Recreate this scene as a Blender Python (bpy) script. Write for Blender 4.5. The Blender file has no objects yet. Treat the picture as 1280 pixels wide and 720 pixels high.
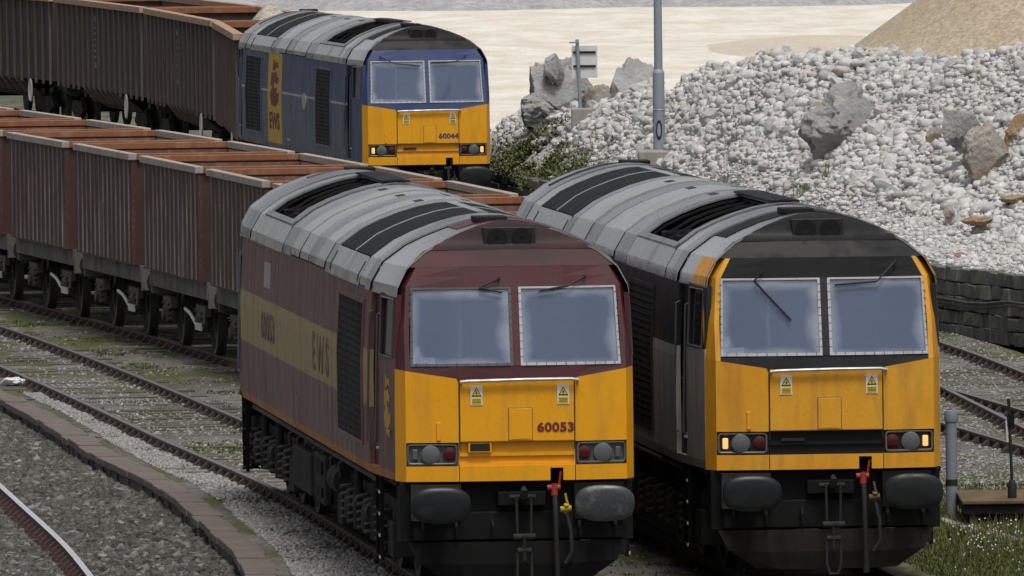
import bpy, math, random
import numpy as np
from mathutils import Matrix, Vector, noise as mnoise
R = math.radians
random.seed(7); rng = np.random.default_rng(11)
S = bpy.context.scene
COL = S.collection

# ------------------------------------------------------------------ camera
FPX, PIT, ROLL, HC = 16364.0, .0376, -.0108, 7.959     # focal (px of 1280), pitch, roll, height above rail
cam = bpy.data.cameras.new('camera'); camo = bpy.data.objects.new('camera', cam); COL.objects.link(camo)
cam.sensor_width = 36; cam.lens = FPX / 1280 * 36; cam.clip_start = 1; cam.clip_end = 6000
fw = Vector((0, math.cos(PIT), -math.sin(PIT))); up = Vector((0, math.sin(PIT), math.cos(PIT))); rt = Vector((1, 0, 0))
rt2 = rt * math.cos(ROLL) + up * math.sin(ROLL); up2 = up * math.cos(ROLL) - rt * math.sin(ROLL)
M = Matrix.Identity(4)
for i in range(3):
    M[i][0] = rt2[i]; M[i][1] = up2[i]; M[i][2] = -fw[i]
M[2][3] = HC
camo.matrix_world = M
S.camera = camo
S.render.resolution_x, S.render.resolution_y = 1024, 576

# ------------------------------------------------------------------ sky, sun, exposure
SUN_EL, SUN_AZ = R(66), R(165)      # azimuth clockwise from +Y
w = bpy.data.worlds.new('World'); S.world = w; w.use_nodes = True
nt = w.node_tree; bg = nt.nodes['Background']
sky = nt.nodes.new('ShaderNodeTexSky'); sky.sky_type = 'NISHITA'; sky.sun_disc = False
sky.sun_elevation = SUN_EL; sky.sun_rotation = SUN_AZ; sky.air_density = 1.0; sky.dust_density = 6.0; sky.ozone_density = 1.0
hs = nt.nodes.new('ShaderNodeHueSaturation'); hs.inputs['Saturation'].default_value = .35
nt.links.new(sky.outputs[0], hs.inputs['Color']); nt.links.new(hs.outputs[0], bg.inputs[0]); bg.inputs[1].default_value = .092
sun = bpy.data.lights.new('sun', 'SUN'); suno = bpy.data.objects.new('sun', sun); COL.objects.link(suno)
sun.energy = 1.5; sun.angle = R(14); sun.color = (1, .97, .92)
sd = Vector((math.sin(SUN_AZ) * math.cos(SUN_EL), math.cos(SUN_AZ) * math.cos(SUN_EL), math.sin(SUN_EL)))
suno.rotation_euler = sd.to_track_quat('Z', 'Y').to_euler()
S.view_settings.view_transform = 'Standard'; S.view_settings.look = 'None'
S.view_settings.gamma = 1; S.view_settings.exposure = 0.16; S.view_settings.use_curve_mapping = False

# ------------------------------------------------------------------ pixel helpers (1280x720 photo)
def ray(px, py):
    a, b = px - 640, py - 360
    c, s = math.cos(ROLL), math.sin(ROLL)
    x = c * a + s * b; y = -s * a + c * b
    c, s = math.cos(PIT), math.sin(PIT); u = -y / FPX
    return np.array([x / FPX, c + u * s, -s + u * c])
def gnd(px, py, z=0.):
    r = ray(px, py); t = (z - HC) / r[2]; return Vector((r[0] * t, r[1] * t, z))
def at(px, py, Y):
    r = ray(px, py) * (Y / ray(px, py)[1]); return Vector((r[0], Y, HC + r[2]))

# ------------------------------------------------------------------ materials
MATS = {}
def newmat(name):
    m = bpy.data.materials.new(name); m.use_nodes = True
    return m, m.node_tree, m.node_tree.nodes['Principled BSDF']
def node(t, typ, **kw):
    n = t.nodes.new(typ)
    for k, v in kw.items():
        if k in n.inputs: n.inputs[k].default_value = v
        else: setattr(n, k, v)
    return n
def c4(c): return (c[0], c[1], c[2], 1)
def noise_fac(t, vec, scale, lo, hi, detail=5, rough=.6, rand=True):
    n = node(t, 'ShaderNodeTexNoise', Scale=scale, Detail=detail, Roughness=rough)
    t.links.new(vec, n.inputs['Vector'])
    r = node(t, 'ShaderNodeMapRange'); r.inputs[1].default_value = lo; r.inputs[2].default_value = hi
    t.links.new(n.outputs[0], r.inputs[0]); return r.outputs[0]
def mix(t, fac, a, b, k=1.0, mode='MIX'):
    m = node(t, 'ShaderNodeMix', data_type='RGBA', blend_type=mode)
    if fac is not None:
        if k != 1.0:
            mu = node(t, 'ShaderNodeMath', operation='MULTIPLY'); mu.inputs[1].default_value = k
            t.links.new(fac, mu.inputs[0]); fac = mu.outputs[0]
        t.links.new(fac, m.inputs[0])
    else: m.inputs[0].default_value = k
    for i, v in ((6, a), (7, b)):
        if isinstance(v, tuple): m.inputs[i].default_value = c4(v)
        else: t.links.new(v, m.inputs[i])
    return m.outputs[2]
def coords(t, scale=(1, 1, 1), rand=False):
    tc = node(t, 'ShaderNodeTexCoord'); out = tc.outputs['Object']
    if rand:
        oi = node(t, 'ShaderNodeObjectInfo'); ad = node(t, 'ShaderNodeVectorMath', operation='MULTIPLY_ADD')
        ad.inputs[1].default_value = (37, 53, 71)
        t.links.new(oi.outputs['Random'], ad.inputs[0]); t.links.new(out, ad.inputs[2]); out = ad.outputs[0]
    mp = node(t, 'ShaderNodeMapping'); mp.inputs['Scale'].default_value = scale
    t.links.new(out, mp.inputs[0]); return mp.outputs[0]
def bump(t, bs, h, dist, strength=.6):
    b = node(t, 'ShaderNodeBump', Distance=dist, Strength=strength)
    t.links.new(h, b.inputs['Height']); t.links.new(b.outputs[0], bs.inputs['Normal'])
def paint(name, col, dirt=(.05, .045, .04), amt=.5, rough=.42, fade=None, famt=.4, spec=.5, metal=0., chips=0., rand=False, pit=.003, smap=(2.6, 2.6, .45), lo=.45, sd=4, sr_=.58, exhaust=False):
    """Weathered paint: vertical streaks of grime, blotchy fading, fine specks."""
    m, t, b = newmat(name)
    st = noise_fac(t, coords(t, smap, rand), 2.2, lo, .82, sd, sr_)
    bl = noise_fac(t, coords(t, (1, 1, 1), rand), 1.3, .35, .75, 6)
    sp = noise_fac(t, coords(t, (1, 1, 1), rand), 42, .55, .8, 3)
    c = mix(t, bl, col, fade or tuple(min(1, x * 1.25 + .02) for x in col), famt)
    c = mix(t, st, c, dirt, amt)
    c = mix(t, sp, c, dirt, amt * .55)
    if chips:
        ch = noise_fac(t, coords(t, (1, 1, 1), rand), 11, .66, .7, 8, .7)
        c = mix(t, ch, c, (.10, .045, .02), chips)
    if exhaust:      # exhaust soot settled on the roof ends and along the ridge
        sx = node(t, 'ShaderNodeSeparateXYZ'); t.links.new(coords(t), sx.inputs[0])
        def mm(op, a, b_=0.):
            n = node(t, 'ShaderNodeMath', operation=op, use_clamp=(op == 'MULTIPLY'))
            for k, v in enumerate((a, b_)):
                if isinstance(v, (int, float)): n.inputs[k].default_value = v
                else: t.links.new(v, n.inputs[k])
            return n.outputs[0]
        e = mm('MINIMUM', sx.outputs[1], mm('SUBTRACT', 21.2, sx.outputs[1])); e = mm('MULTIPLY', mm('SUBTRACT', 5.2, e), .42)
        r_ = mm('MULTIPLY', mm('SUBTRACT', 1.15, mm('ABSOLUTE', sx.outputs[0])), 1.3)
        c = mix(t, mm('MULTIPLY', mm('MULTIPLY', e, r_), mm('ADD', bl, .25)), c, (.03, .029, .029), .8)
    t.links.new(c, b.inputs['Base Color'])
    rr = node(t, 'ShaderNodeMapRange'); rr.inputs[3].default_value = rough - .08; rr.inputs[4].default_value = min(1, rough + .3)
    t.links.new(st, rr.inputs[0]); t.links.new(rr.outputs[0], b.inputs['Roughness'])
    b.inputs['Specular IOR Level'].default_value = spec; b.inputs['Metallic'].default_value = metal
    if pit: bump(t, b, bl, pit)
    MATS[name] = m; return m
def plain(name, col, rough=.5, metal=0., spec=.5, emit=None, es=0.):
    m, t, b = newmat(name)
    n = noise_fac(t, coords(t), 6, .3, .75)
    t.links.new(mix(t, n, col, tuple(x * .7 for x in col), .6), b.inputs['Base Color'])
    b.inputs['Roughness'].default_value = rough; b.inputs['Metallic'].default_value = metal; b.inputs['Specular IOR Level'].default_value = spec
    if emit: b.inputs['Emission Color'].default_value = c4(emit); b.inputs['Emission Strength'].default_value = es
    MATS[name] = m; return m

paint('yellow', (.80, .355, .008), (.22, .095, .02), .42, .36, (.82, .41, .02), .5, chips=.35, lo=.5)
paint('yellow_worn', (.72, .32, .014), (.12, .06, .02), .55, .42, (.74, .40, .05), .6, chips=.7, lo=.48)
paint('maroon_side', (.140, .060, .062), (.095, .066, .063), .55, .42, (.175, .092, .092), .6)
paint('maroon', (.070, .012, .017), (.022, .016, .017), .6, .42, (.10, .026, .028), .5)
paint('gold_faded', (.37, .275, .13), (.21, .145, .095), .5, .5, (.36, .27, .13), .5)
paint('gold', (.55, .34, .03), (.12, .08, .03), .4, .45)
paint('orange_line', (.42, .17, .03), (.10, .05, .03), .5, .5)
paint('blue', (.028, .054, .165), (.045, .048, .06), .45, .4, (.07, .09, .17), .6)
paint('blue_dusty', (.07, .095, .165), (.07, .07, .075), .6, .5, (.13, .14, .17), .6)
paint('grey_light', (.40, .39, .355), (.07, .065, .06), .6, .5)
paint('charcoal', (.014, .0155, .019), (.036, .034, .033), .5, .5, spec=.3)
paint('roof_metal', (.56, .565, .58), (.10, .095, .09), .62, .27, (.64, .645, .66), .6, metal=.35, smap=(.45, .7, .45), sd=2, sr_=.5, pit=.0015, lo=.44, exhaust=True)
paint('roof_metal_b', (.36, .365, .385), (.07, .066, .062), .7, .27, (.50, .505, .52), .6, metal=.35, smap=(.45, .7, .45), sd=2, sr_=.5, pit=.0015, lo=.40, exhaust=True)
paint('roof_dull', (.20, .20, .21), (.05, .05, .05), .6, .42, (.28, .28, .29), .6, metal=.2, smap=(.35, .9, .35))
paint('soot', (.008, .008, .009), (.026, .025, .026), .5, .6, (.014, .0135, .015), .7, spec=.2, smap=(1, 1, 1))
def soot_hood():
    m, t, b = newmat('hood_maroon')
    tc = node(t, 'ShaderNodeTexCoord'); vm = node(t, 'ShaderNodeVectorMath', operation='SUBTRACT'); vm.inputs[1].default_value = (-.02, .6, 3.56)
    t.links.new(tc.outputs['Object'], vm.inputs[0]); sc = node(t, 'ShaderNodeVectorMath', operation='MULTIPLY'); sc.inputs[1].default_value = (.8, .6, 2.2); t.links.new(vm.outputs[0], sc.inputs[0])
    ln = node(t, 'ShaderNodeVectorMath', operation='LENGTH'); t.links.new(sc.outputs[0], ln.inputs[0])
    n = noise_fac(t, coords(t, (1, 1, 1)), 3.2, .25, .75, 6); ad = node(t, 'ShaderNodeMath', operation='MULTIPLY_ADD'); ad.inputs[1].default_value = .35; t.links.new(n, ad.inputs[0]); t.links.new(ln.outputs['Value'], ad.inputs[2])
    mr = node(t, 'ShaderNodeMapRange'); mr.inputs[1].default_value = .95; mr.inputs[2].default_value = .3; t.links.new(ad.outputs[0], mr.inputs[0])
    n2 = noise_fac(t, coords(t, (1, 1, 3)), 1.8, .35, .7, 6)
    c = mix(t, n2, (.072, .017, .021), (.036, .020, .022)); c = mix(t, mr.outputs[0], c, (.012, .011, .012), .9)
    t.links.new(c, b.inputs['Base Color']); b.inputs['Roughness'].default_value = .6; b.inputs['Specular IOR Level'].default_value = .25; MATS['hood_maroon'] = m
soot_hood()
paint('grille_black', (.007, .007, .008), (.016, .015, .015), .5, .7, spec=.2)
paint('under_black', (.006, .006, .0065), (.016, .0145, .013), .6, .7, spec=.12, pit=.006)
paint('under_brown', (.018, .0155, .013), (.008, .008, .008), .6, .75, spec=.12, pit=.006)
paint('under_grey', (.026, .026, .025), (.011, .0105, .010), .6, .7, spec=.15)
paint('alloy', (.46, .46, .47), (.13, .12, .11), .5, .4, metal=.5)
paint('frame_dark', (.08, .085, .09), (.03, .03, .03), .4, .4)
paint('buffer_black', (.010, .0115, .013), (.03, .03, .03), .6, .42, (.03, .033, .036), .6, spec=.22, smap=(1.5, 1.5, 1.2))
paint('buffer_chipped', (.028, .033, .038), (.26, .23, .19), .5, .42, (.045, .05, .055), .6, chips=.6, smap=(2.4, 2.4, 2.4), lo=.54)
plain('rubber', (.012, .012, .013), .6)
plain('red_paint', (.28, .025, .018), .5)
plain('valve_yellow', (.42, .31, .03), .5)
plain('white_sign', (.75, .75, .73), .4)
plain('sign_yellow', (.78, .55, .02), .4)
plain('black', (.01, .01, .01), .5)
plain('number_red', (.16, .015, .02), .5)
plain('number_blue', (.05, .05, .12), .5)
plain('faded_ink', (.17, .10, .07), .55)
plain('lens_clear', (.27, .28, .28), .08, .0, .8)
plain('lens_red', (.07, .006, .008), .2, 0, .5)
plain('lens_grey', (.10, .105, .105), .25, 0, .6)
plain('lens_lit', (.8, .35, .1), .3, emit=(1, .46, .17), es=.95)
plain('bezel', (.13, .135, .14), .45, .3)
plain('cab_lining', (.62, .64, .74), .7)
plain('cab_seat', (.10, .10, .22), .8)
plain('cab_desk', (.03, .035, .06), .6)
plain('cab_blind', (.42, .24, .34), .7)
plain('steel_worn', (.22, .215, .21), .38, .5)
plain('steel_bright', (.88, .89, .91), .42, .7)
paint('rail_rust', (.075, .045, .032), (.03, .025, .022), .5, .75)
paint('chair_rust', (.045, .03, .024), (.02, .018, .016), .5, .85, rand=True)
paint('chair_red', (.058, .028, .024), (.028, .02, .018), .5, .85, rand=True)
paint('sleeper_wood', (.085, .075, .062), (.04, .036, .03), .6, .9, (.13, .12, .10), .6, rand=True)
paint('sleeper_concrete', (.19, .18, .165), (.09, .085, .075), .6, .9, rand=True)
paint('coping', (.135, .108, .098), (.07, .062, .056), .6, .95, (.17, .14, .125), .7, rand=True, smap=(2, 2, 2))
paint('kerb_face', (.085, .08, .07), (.035, .04, .03), .7, .95, rand=True)
paint('wall_stone', (.105, .102, .095), (.05, .062, .03), .75, .95, (.20, .195, .18), .6, rand=True, pit=.03, smap=(2, 2, .8))
paint('cable', (.03, .03, .032), (.06, .06, .06), .5, .6)
paint('galvanised', (.27, .31, .35), (.17, .18, .19), .35, .5, metal=.1)
paint('pipe_grey', (.19, .22, .25), (.10, .11, .11), .5, .5, chips=.15)
paint('concrete', (.30, .285, .26), (.14, .13, .11), .6, .9)
paint('rust_plate', (.12, .075, .035), (.045, .03, .02), .7, .9, (.17, .12, .055), .7, smap=(2, .6, 1), lo=.4)
paint('wagon_rust', (.050, .020, .016), (.024, .017, .016), .55, .75, (.075, .034, .027), .6, rand=True)
paint('wagon_side', (.052, .018, .014), (.40, .385, .375), .8, .75, (.080, .032, .024), .7, rand=True, smap=(2.2, 1.6, .14), lo=.60, sd=6, sr_=.65)
paint('wagon_inside', (.13, .055, .036), (.34, .31, .28), .55, .85, (.18, .09, .06), .6, rand=True)
paint('wagon_inside_dusty', (.36, .33, .30), (.16, .085, .055), .6, .9, (.42, .40, .37), .5, rand=True)
paint('rim_orange', (.25, .09, .03), (.36, .28, .22), .5, .8, (.17, .065, .032), .7, rand=True)
paint('rim_pale', (.36, .32, .28), (.22, .12, .07), .6, .8, (.44, .42, .39), .5, rand=True)
paint('rib_dusty', (.36, .35, .345), (.06, .028, .024), .95, .8, (.20, .16, .15), .8, rand=True, lo=.36, sd=6)
paint('bogie_wagon', (.034, .021, .019), (.018, .014, .014), .5, .7, (.045, .031, .028), .6, rand=True)
paint('bogie_rib', (.15, .118, .112), (.07, .05, .047), .5, .7, rand=True)
paint('bogie_rim', (.38, .25, .17), (.22, .10, .05), .5, .8, (.46, .36, .28), .5, rand=True)
paint('solebar', (.13, .125, .118), (.03, .025, .023), .8, .8, rand=True, smap=(1.2, 1.2, .8), lo=.4)
paint('wheel_dark', (.03, .028, .027), (.06, .05, .045), .5, .6, rand=True)
paint('running_gear', (.06, .054, .05), (.16, .15, .14), .5, .75, rand=True)
plain('tread', (.25, .24, .23), .35, .8)
plain('white_paint', (.62, .62, .60), .5)
plain('marking', (.22, .21, .20), .7)
plain('bag_white', (.72, .72, .70), .5)

def glass():
    m, t, b = newmat('windscreen_glass'); out = t.nodes['Material Output']
    dirt = noise_fac(t, coords(t, (1, 1, 2)), 1.1, .3, .75, 4, .55)
    sep = node(t, 'ShaderNodeSeparateXYZ'); t.links.new(coords(t), sep.inputs[0])
    def mth(op, a, b_=None):
        n = node(t, 'ShaderNodeMath', operation=op)
        for k, v in enumerate((a, b_)):
            if v is None: continue
            if isinstance(v, (int, float)): n.inputs[k].default_value = v
            else: t.links.new(v, n.inputs[k])
        return n.outputs[0]
    ax = mth('DIVIDE', mth('ABSOLUTE', mth('SUBTRACT', mth('ABSOLUTE', sep.outputs[0]), .55)), .5)
    az = mth('DIVIDE', mth('ABSOLUTE', mth('SUBTRACT', sep.outputs[2], 2.63)), .39)
    fl = mth('ADD', mth('MAXIMUM', ax, az), mth('MULTIPLY', dirt, .3))
    mr = node(t, 'ShaderNodeMapRange'); mr.inputs[1].default_value = .86; mr.inputs[2].default_value = 1.2; t.links.new(fl, mr.inputs[0])
    film = mr.outputs[0]                                     # road film left outside the wiped area
    t.links.new(mix(t, film, (.17, .23, .38), (.50, .54, .61)), b.inputs['Base Color'])
    b.inputs['Roughness'].default_value = .04; b.inputs['IOR'].default_value = 2.3; b.inputs['Specular IOR Level'].default_value = .6
    tr = node(t, 'ShaderNodeBsdfTransparent'); tr.inputs[0].default_value = (.86, .92, 1, 1)
    ms = node(t, 'ShaderNodeMixShader'); t.links.new(mth('ADD', mth('MULTIPLY', film, .30), .30), ms.inputs[0])
    t.links.new(tr.outputs[0], ms.inputs[1]); t.links.new(b.outputs[0], ms.inputs[2]); t.links.new(ms.outputs[0], out.inputs[0])
    MATS['glass'] = m
    m, t, b = newmat('side_glass')
    b.inputs['Base Color'].default_value = (.02, .022, .026, 1); b.inputs['Roughness'].default_value = .06; MATS['side_glass'] = m
glass()

def stone_mat(name, cols, rough=.9, scale=9, tintamt=.5):
    """per-stone colour from Random Per Island + mottling"""
    m, t, b = newmat(name)
    ge = node(t, 'ShaderNodeNewGeometry'); rp = node(t, 'ShaderNodeValToRGB')
    el = rp.color_ramp.elements
    while len(el) < len(cols): el.new(.5)
    for i, c in enumerate(cols): el[i].position = i / max(1, len(cols) - 1); el[i].color = c4(c)
    t.links.new(ge.outputs['Random Per Island'], rp.inputs[0])
    n = noise_fac(t, coords(t), scale, .3, .75, 6)
    c = mix(t, n, rp.outputs[0], tuple(x * .55 for x in cols[0]), .5)
    t.links.new(c, b.inputs['Base Color']); b.inputs['Roughness'].default_value = rough; b.inputs['Specular IOR Level'].default_value = .25
    bump(t, b, n, .02)
    MATS[name] = m
stone_mat('limestone', [(.45, .44, .425), (.61, .605, .60), (.53, .515, .49), (.69, .685, .68), (.64, .635, .625), (.38, .36, .33), (.73, .73, .725), (.55, .49, .41)])
stone_mat('ballast_dark', [(.045, .042, .036), (.12, .115, .105), (.075, .07, .062), (.17, .16, .145), (.06, .057, .052), (.30, .29, .28)])
stone_mat('ballast_pale', [(.20, .19, .18), (.36, .35, .34), (.27, .26, .25), (.45, .44, .43), (.15, .14, .13)])
def boulder_mat(name, a, b_, c_, k):
    m, t, b = newmat(name)
    n1 = noise_fac(t, coords(t), 1.6, .35, .68, 8, .65); n2 = noise_fac(t, coords(t, (1, 1, 2.5)), 3.4, .5, .66, 8, .7)
    c = mix(t, n1, a, b_); c = mix(t, n2, c, c_, k)
    t.links.new(c, b.inputs['Base Color']); b.inputs['Roughness'].default_value = .92; b.inputs['Specular IOR Level'].default_value = .2
    n3 = noise_fac(t, coords(t), 9, .2, .8, 8, .7); bump(t, b, n3, .06, .9)
    MATS[name] = m
boulder_mat('boulder_grey', (.46, .46, .455), (.24, .24, .24), (.36, .31, .24), .55)
boulder_mat('boulder_tan', (.44, .42, .38), (.33, .31, .28), (.36, .20, .07), .95)
boulder_mat('boulder_rust', (.34, .20, .09), (.42, .34, .25), (.22, .12, .05), .6)

def ground_mat(name, base, second, third, moss=None, mossamt=.6, gs=14, fine=60, b2=(.4, .65), b3=(.55, .7), mlo=.52, mhi=.62, bumpd=.03, lr=(.62, 1.35), fa=.35):
    m, t, b = newmat(name)
    v = coords(t)
    big = noise_fac(t, coords(t, (1, .22, 1)), .55, *b2, 5)
    mid = noise_fac(t, v, 2.3, *b3, 6)
    vo = node(t, 'ShaderNodeTexVoronoi', Scale=gs); t.links.new(v, vo.inputs['Vector'])
    fn = noise_fac(t, v, fine, .3, .7, 2)
    c = mix(t, big, base, second); c = mix(t, mid, c, third, .7)
    sp = node(t, 'ShaderNodeSeparateColor'); t.links.new(vo.outputs['Color'], sp.inputs[0])
    lum = node(t, 'ShaderNodeMapRange'); lum.inputs[3].default_value = lr[0]; lum.inputs[4].default_value = lr[1]
    t.links.new(sp.outputs[0], lum.inputs[0])
    hv = node(t, 'ShaderNodeVectorMath', operation='SCALE'); t.links.new(c, hv.inputs[0]); t.links.new(lum.outputs[0], hv.inputs['Scale']); c = hv.outputs[0]
    c = mix(t, fn, c, tuple(x * .5 for x in base), fa)
    if moss:
        ms = noise_fac(t, coords(t, (1, .3, 1)), .9, mlo, mhi, 7, .65)
        c = mix(t, ms, c, moss, mossamt)
    t.links.new(c, b.inputs['Base Color']); b.inputs['Roughness'].default_value = .95; b.inputs['Specular IOR Level'].default_value = .15
    bump(t, b, sp.outputs[0], bumpd, .6)
    MATS[name] = m
ground_mat('yard_ground', (.125, .118, .106), (.23, .22, .205), (.085, .08, .074), (.072, .084, .022), .9, 16, 70, mlo=.46, mhi=.56)
ground_mat('ballast_bed', (.095, .09, .08), (.13, .125, .115), (.07, .066, .06), (.08, .085, .04), .3, 15, 60)
ground_mat('quarry_floor', (.68, .625, .525), (.84, .81, .745), (.56, .50, .41), None, 0, 9, 30, b3=(.45, .75), bumpd=.03, lr=(.92, 1.06), fa=.1)
ground_mat('tan_apron', (.60, .535, .43), (.66, .60, .50), (.52, .45, .35), None, 0, 12, 40, bumpd=.05, lr=(.85, 1.1), fa=.15)
ground_mat('bank_gravel', (.44, .435, .43), (.52, .515, .51), (.36, .345, .325), (.17, .16, .08), .35, 11, 40, mlo=.6, mhi=.7, bumpd=.05)
ground_mat('mound_soil', (.16, .145, .125), (.21, .195, .17), (.11, .10, .085), (.07, .085, .03), .5, 12, 40)
ground_mat('sand_heap', (.42, .35, .255), (.47, .40, .30), (.34, .28, .20), None, 0, 12, 40, bumpd=.05, lr=(.75, 1.2), fa=.2)
ground_mat('grey_stockpile', (.36, .36, .365), (.43, .43, .43), (.29, .29, .295), None, 0, 5, 14, bumpd=.08, lr=(.8, 1.15), fa=.2)
ground_mat('grass_soil', (.075, .085, .035), (.12, .12, .06), (.10, .10, .08), (.05, .075, .02), .6, 16, 60)
ground_mat('grit_load', (.44, .40, .33), (.50, .46, .38), (.36, .32, .26), None, 0, 14, 50)
def leaf_mat(name, cols):
    m, t, b = newmat(name)
    ge = node(t, 'ShaderNodeNewGeometry'); rp = node(t, 'ShaderNodeValToRGB'); el = rp.color_ramp.elements
    while len(el) < len(cols): el.new(.5)
    for i, c in enumerate(cols): el[i].position = i / (len(cols) - 1); el[i].color = c4(c)
    t.links.new(ge.outputs['Random Per Island'], rp.inputs[0]); t.links.new(rp.outputs[0], b.inputs['Base Color'])
    b.inputs['Roughness'].default_value = .8; b.inputs['Specular IOR Level'].default_value = .2; MATS[name] = m
leaf_mat('grass_blade', [(.05, .075, .018), (.09, .11, .03), (.13, .125, .05), (.06, .09, .025)])
leaf_mat('shrub_leaf', [(.055, .085, .022), (.095, .125, .038), (.15, .15, .07), (.11, .11, .055)])
leaf_mat('weed_leaf', [(.06, .08, .028), (.11, .12, .045), (.17, .15, .045)])
leaf_mat('daisy', [(.5, .5, .47), (.62, .62, .6)])

# ------------------------------------------------------------------ mesh builder
class MB:
    def __init__(s, T=None): s.v = []; s.f = []; s.m = []; s.T = T; s.cur = 0
    def add(s, vs, fs):
        o = len(s.v)
        if s.T: vs = [s.T(*p) for p in vs]
        s.v += [tuple(p) for p in vs]; s.f += [tuple(i + o for i in f) for f in fs]; s.m += [s.cur] * len(fs)
        return s
    def box(s, x0, x1, y0, y1, z0, z1):
        return s.add([(x0, y0, z0), (x1, y0, z0), (x1, y1, z0), (x0, y1, z0), (x0, y0, z1), (x1, y0, z1), (x1, y1, z1), (x0, y1, z1)],
                     [(3, 2, 1, 0), (4, 5, 6, 7), (0, 1, 5, 4), (1, 2, 6, 5), (2, 3, 7, 6), (3, 0, 4, 7)])
    def prism(s, poly, d, axis):
        """poly: list of 3D points (planar); d: extrusion vector"""
        n = len(poly); q = [(p[0] + d[0], p[1] + d[1], p[2] + d[2]) for p in poly]
        return s.add(list(poly) + q, [tuple(range(n))[::-1], tuple(range(n, 2 * n))] + [(i, (i + 1) % n, n + (i + 1) % n, n + i) for i in range(n)])
    def patch(s, g, d):
        """thick sheet: grid g[i][j] of points, back face offset by vector d (or grid of vectors)"""
        r, c = len(g), len(g[0]); vs = [p for row in g for p in row]
        vs += [(p[0] + d[0], p[1] + d[1], p[2] + d[2]) for row in g for p in row]; N = r * c; fs = []
        for i in range(r - 1):
            for j in range(c - 1):
                a, b, e, f = i * c + j, i * c + j + 1, (i + 1) * c + j + 1, (i + 1) * c + j
                fs += [(a, b, e, f), (N + f, N + e, N + b, N + a)]
        for j in range(c - 1):
            a = j; b = j + 1; fs.append((b, a, N + a, N + b)); a = (r - 1) * c + j; b = a + 1; fs.append((a, b, N + b, N + a))
        for i in range(r - 1):
            a = i * c; b = a + c; fs.append((a, b, N + b, N + a)); a = i * c + c - 1; b = a + c; fs.append((b, a, N + a, N + b))
        return s.add(vs, fs)
    def tube(s, path, r, n=8, closed=False, r2=None):
        P = [Vector(p) for p in path]; vs = []; fs = []; K = len(P); prev = None
        for i, p in enumerate(P):
            d = (P[(i + 1) % K] - P[i - 1]) if closed else (P[min(i + 1, K - 1)] - P[max(i - 1, 0)])
            d.normalize()
            a = prev - d * prev.dot(d) if prev is not None and (prev - d * prev.dot(d)).length > 1e-4 else d.orthogonal()
            a.normalize(); prev = a; b = d.cross(a)
            rr = r if r2 is None else r + (r2 - r) * i / (K - 1)
            if isinstance(r, (list, tuple)): rr = r[i]
            vs += [tuple(p + (a * math.cos(2 * math.pi * k / n) + b * math.sin(2 * math.pi * k / n)) * rr) for k in range(n)]
        for i in range(K if closed else K - 1):
            o, o2 = i * n, ((i + 1) % K) * n
            fs += [(o + k, o + (k + 1) % n, o2 + (k + 1) % n, o2 + k) for k in range(n)]
        if not closed: fs += [tuple(range(n))[::-1], tuple(range((K - 1) * n, K * n))]
        return s.add(vs, fs)
    def cyl(s, p, q, r, n=16, r2=None): return s.tube([p, q], r, n, r2=r2)
    def lathe(s, c, axis, prof, n=20, sx=1, sz=1):
        """prof: (radius, distance along axis); axis 'y' or 'x' or 'z'"""
        vs = []; fs = []
        for (r, h) in prof:
            for k in range(n):
                a = 2 * math.pi * k / n; A, B = r * math.cos(a) * sx, r * math.sin(a) * sz
                p = {'y': (A, h, B), 'x': (h, A, B), 'z': (A, B, h)}[axis]
                vs.append((c[0] + p[0], c[1] + p[1], c[2] + p[2]))
        K = len(prof)
        for i in range(K - 1):
            fs += [(i * n + k, i * n + (k + 1) % n, (i + 1) * n + (k + 1) % n, (i + 1) * n + k) for k in range(n)]
        fs += [tuple(range(n))[::-1], tuple(range((K - 1) * n, K * n))]
        return s.add(vs, fs)
    def build(s, name, mat, parent=None, smooth=False, bevel=0, ang=35):
        me = bpy.data.meshes.new(name); me.from_pydata(s.v, [], s.f)
        for mm in (mat if isinstance(mat, (list, tuple)) else [mat]): me.materials.append(MATS[mm])
        me.polygons.foreach_set('material_index', s.m)
        import bmesh
        bm = bmesh.new(); bm.from_mesh(me); bmesh.ops.recalc_face_normals(bm, faces=bm.faces); bm.to_mesh(me); bm.free()
        if smooth:
            me.polygons.foreach_set('use_smooth', [True] * len(me.polygons)); me.set_sharp_from_angle(angle=R(ang))
        me.update()
        o = link(name, me, parent)
        if bevel:
            b = o.modifiers.new('bevel', 'BEVEL'); b.width = bevel; b.segments = 2; b.limit_method = 'ANGLE'; b.angle_limit = R(40)
        return o
def link(name, data, parent=None):
    o = bpy.data.objects.new(name, data); COL.objects.link(o)
    if parent: o.parent = parent
    return o
def thing(name, label, cat, loc=(0, 0, 0), rz=0, group=None):
    o = link(name, None); o.location = loc; o.rotation_euler = (0, 0, rz); o.empty_display_size = .2
    return tag(o, label, cat, group)
def tag(o, label, cat, group=None):
    o['label'] = label; o['category'] = cat
    if group: o['group'] = group
    return o
def kind(o, k): o['kind'] = k; return o
def copy_tree(o, parent=None):
    c = o.copy(); COL.objects.link(c); c.parent = parent
    for ch in o.children: copy_tree(ch, c)
    return c
def interp(x, tab):
    if x <= tab[0][0]: return tab[0][1]
    for (a, b), (c, d) in zip(tab, tab[1:]):
        if x <= c: return b + (d - b) * (x - a) / (c - a)
    return tab[-1][1]
def lin(a, b, n): return [a + (b - a) * i / (n - 1) for i in range(n)]
def text_mesh(txt, size, bold=.0, space=1.0):
    cu = bpy.data.curves.new('t', 'FONT'); cu.body = txt; cu.size = size; cu.offset = bold; cu.space_character = space; cu.extrude = .002; cu.resolution_u = 3
    o = bpy.data.objects.new('t', cu); COL.objects.link(o)
    dg = bpy.context.evaluated_depsgraph_get(); me = bpy.data.meshes.new_from_object(o.evaluated_get(dg))
    bpy.data.objects.remove(o); return me
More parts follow.
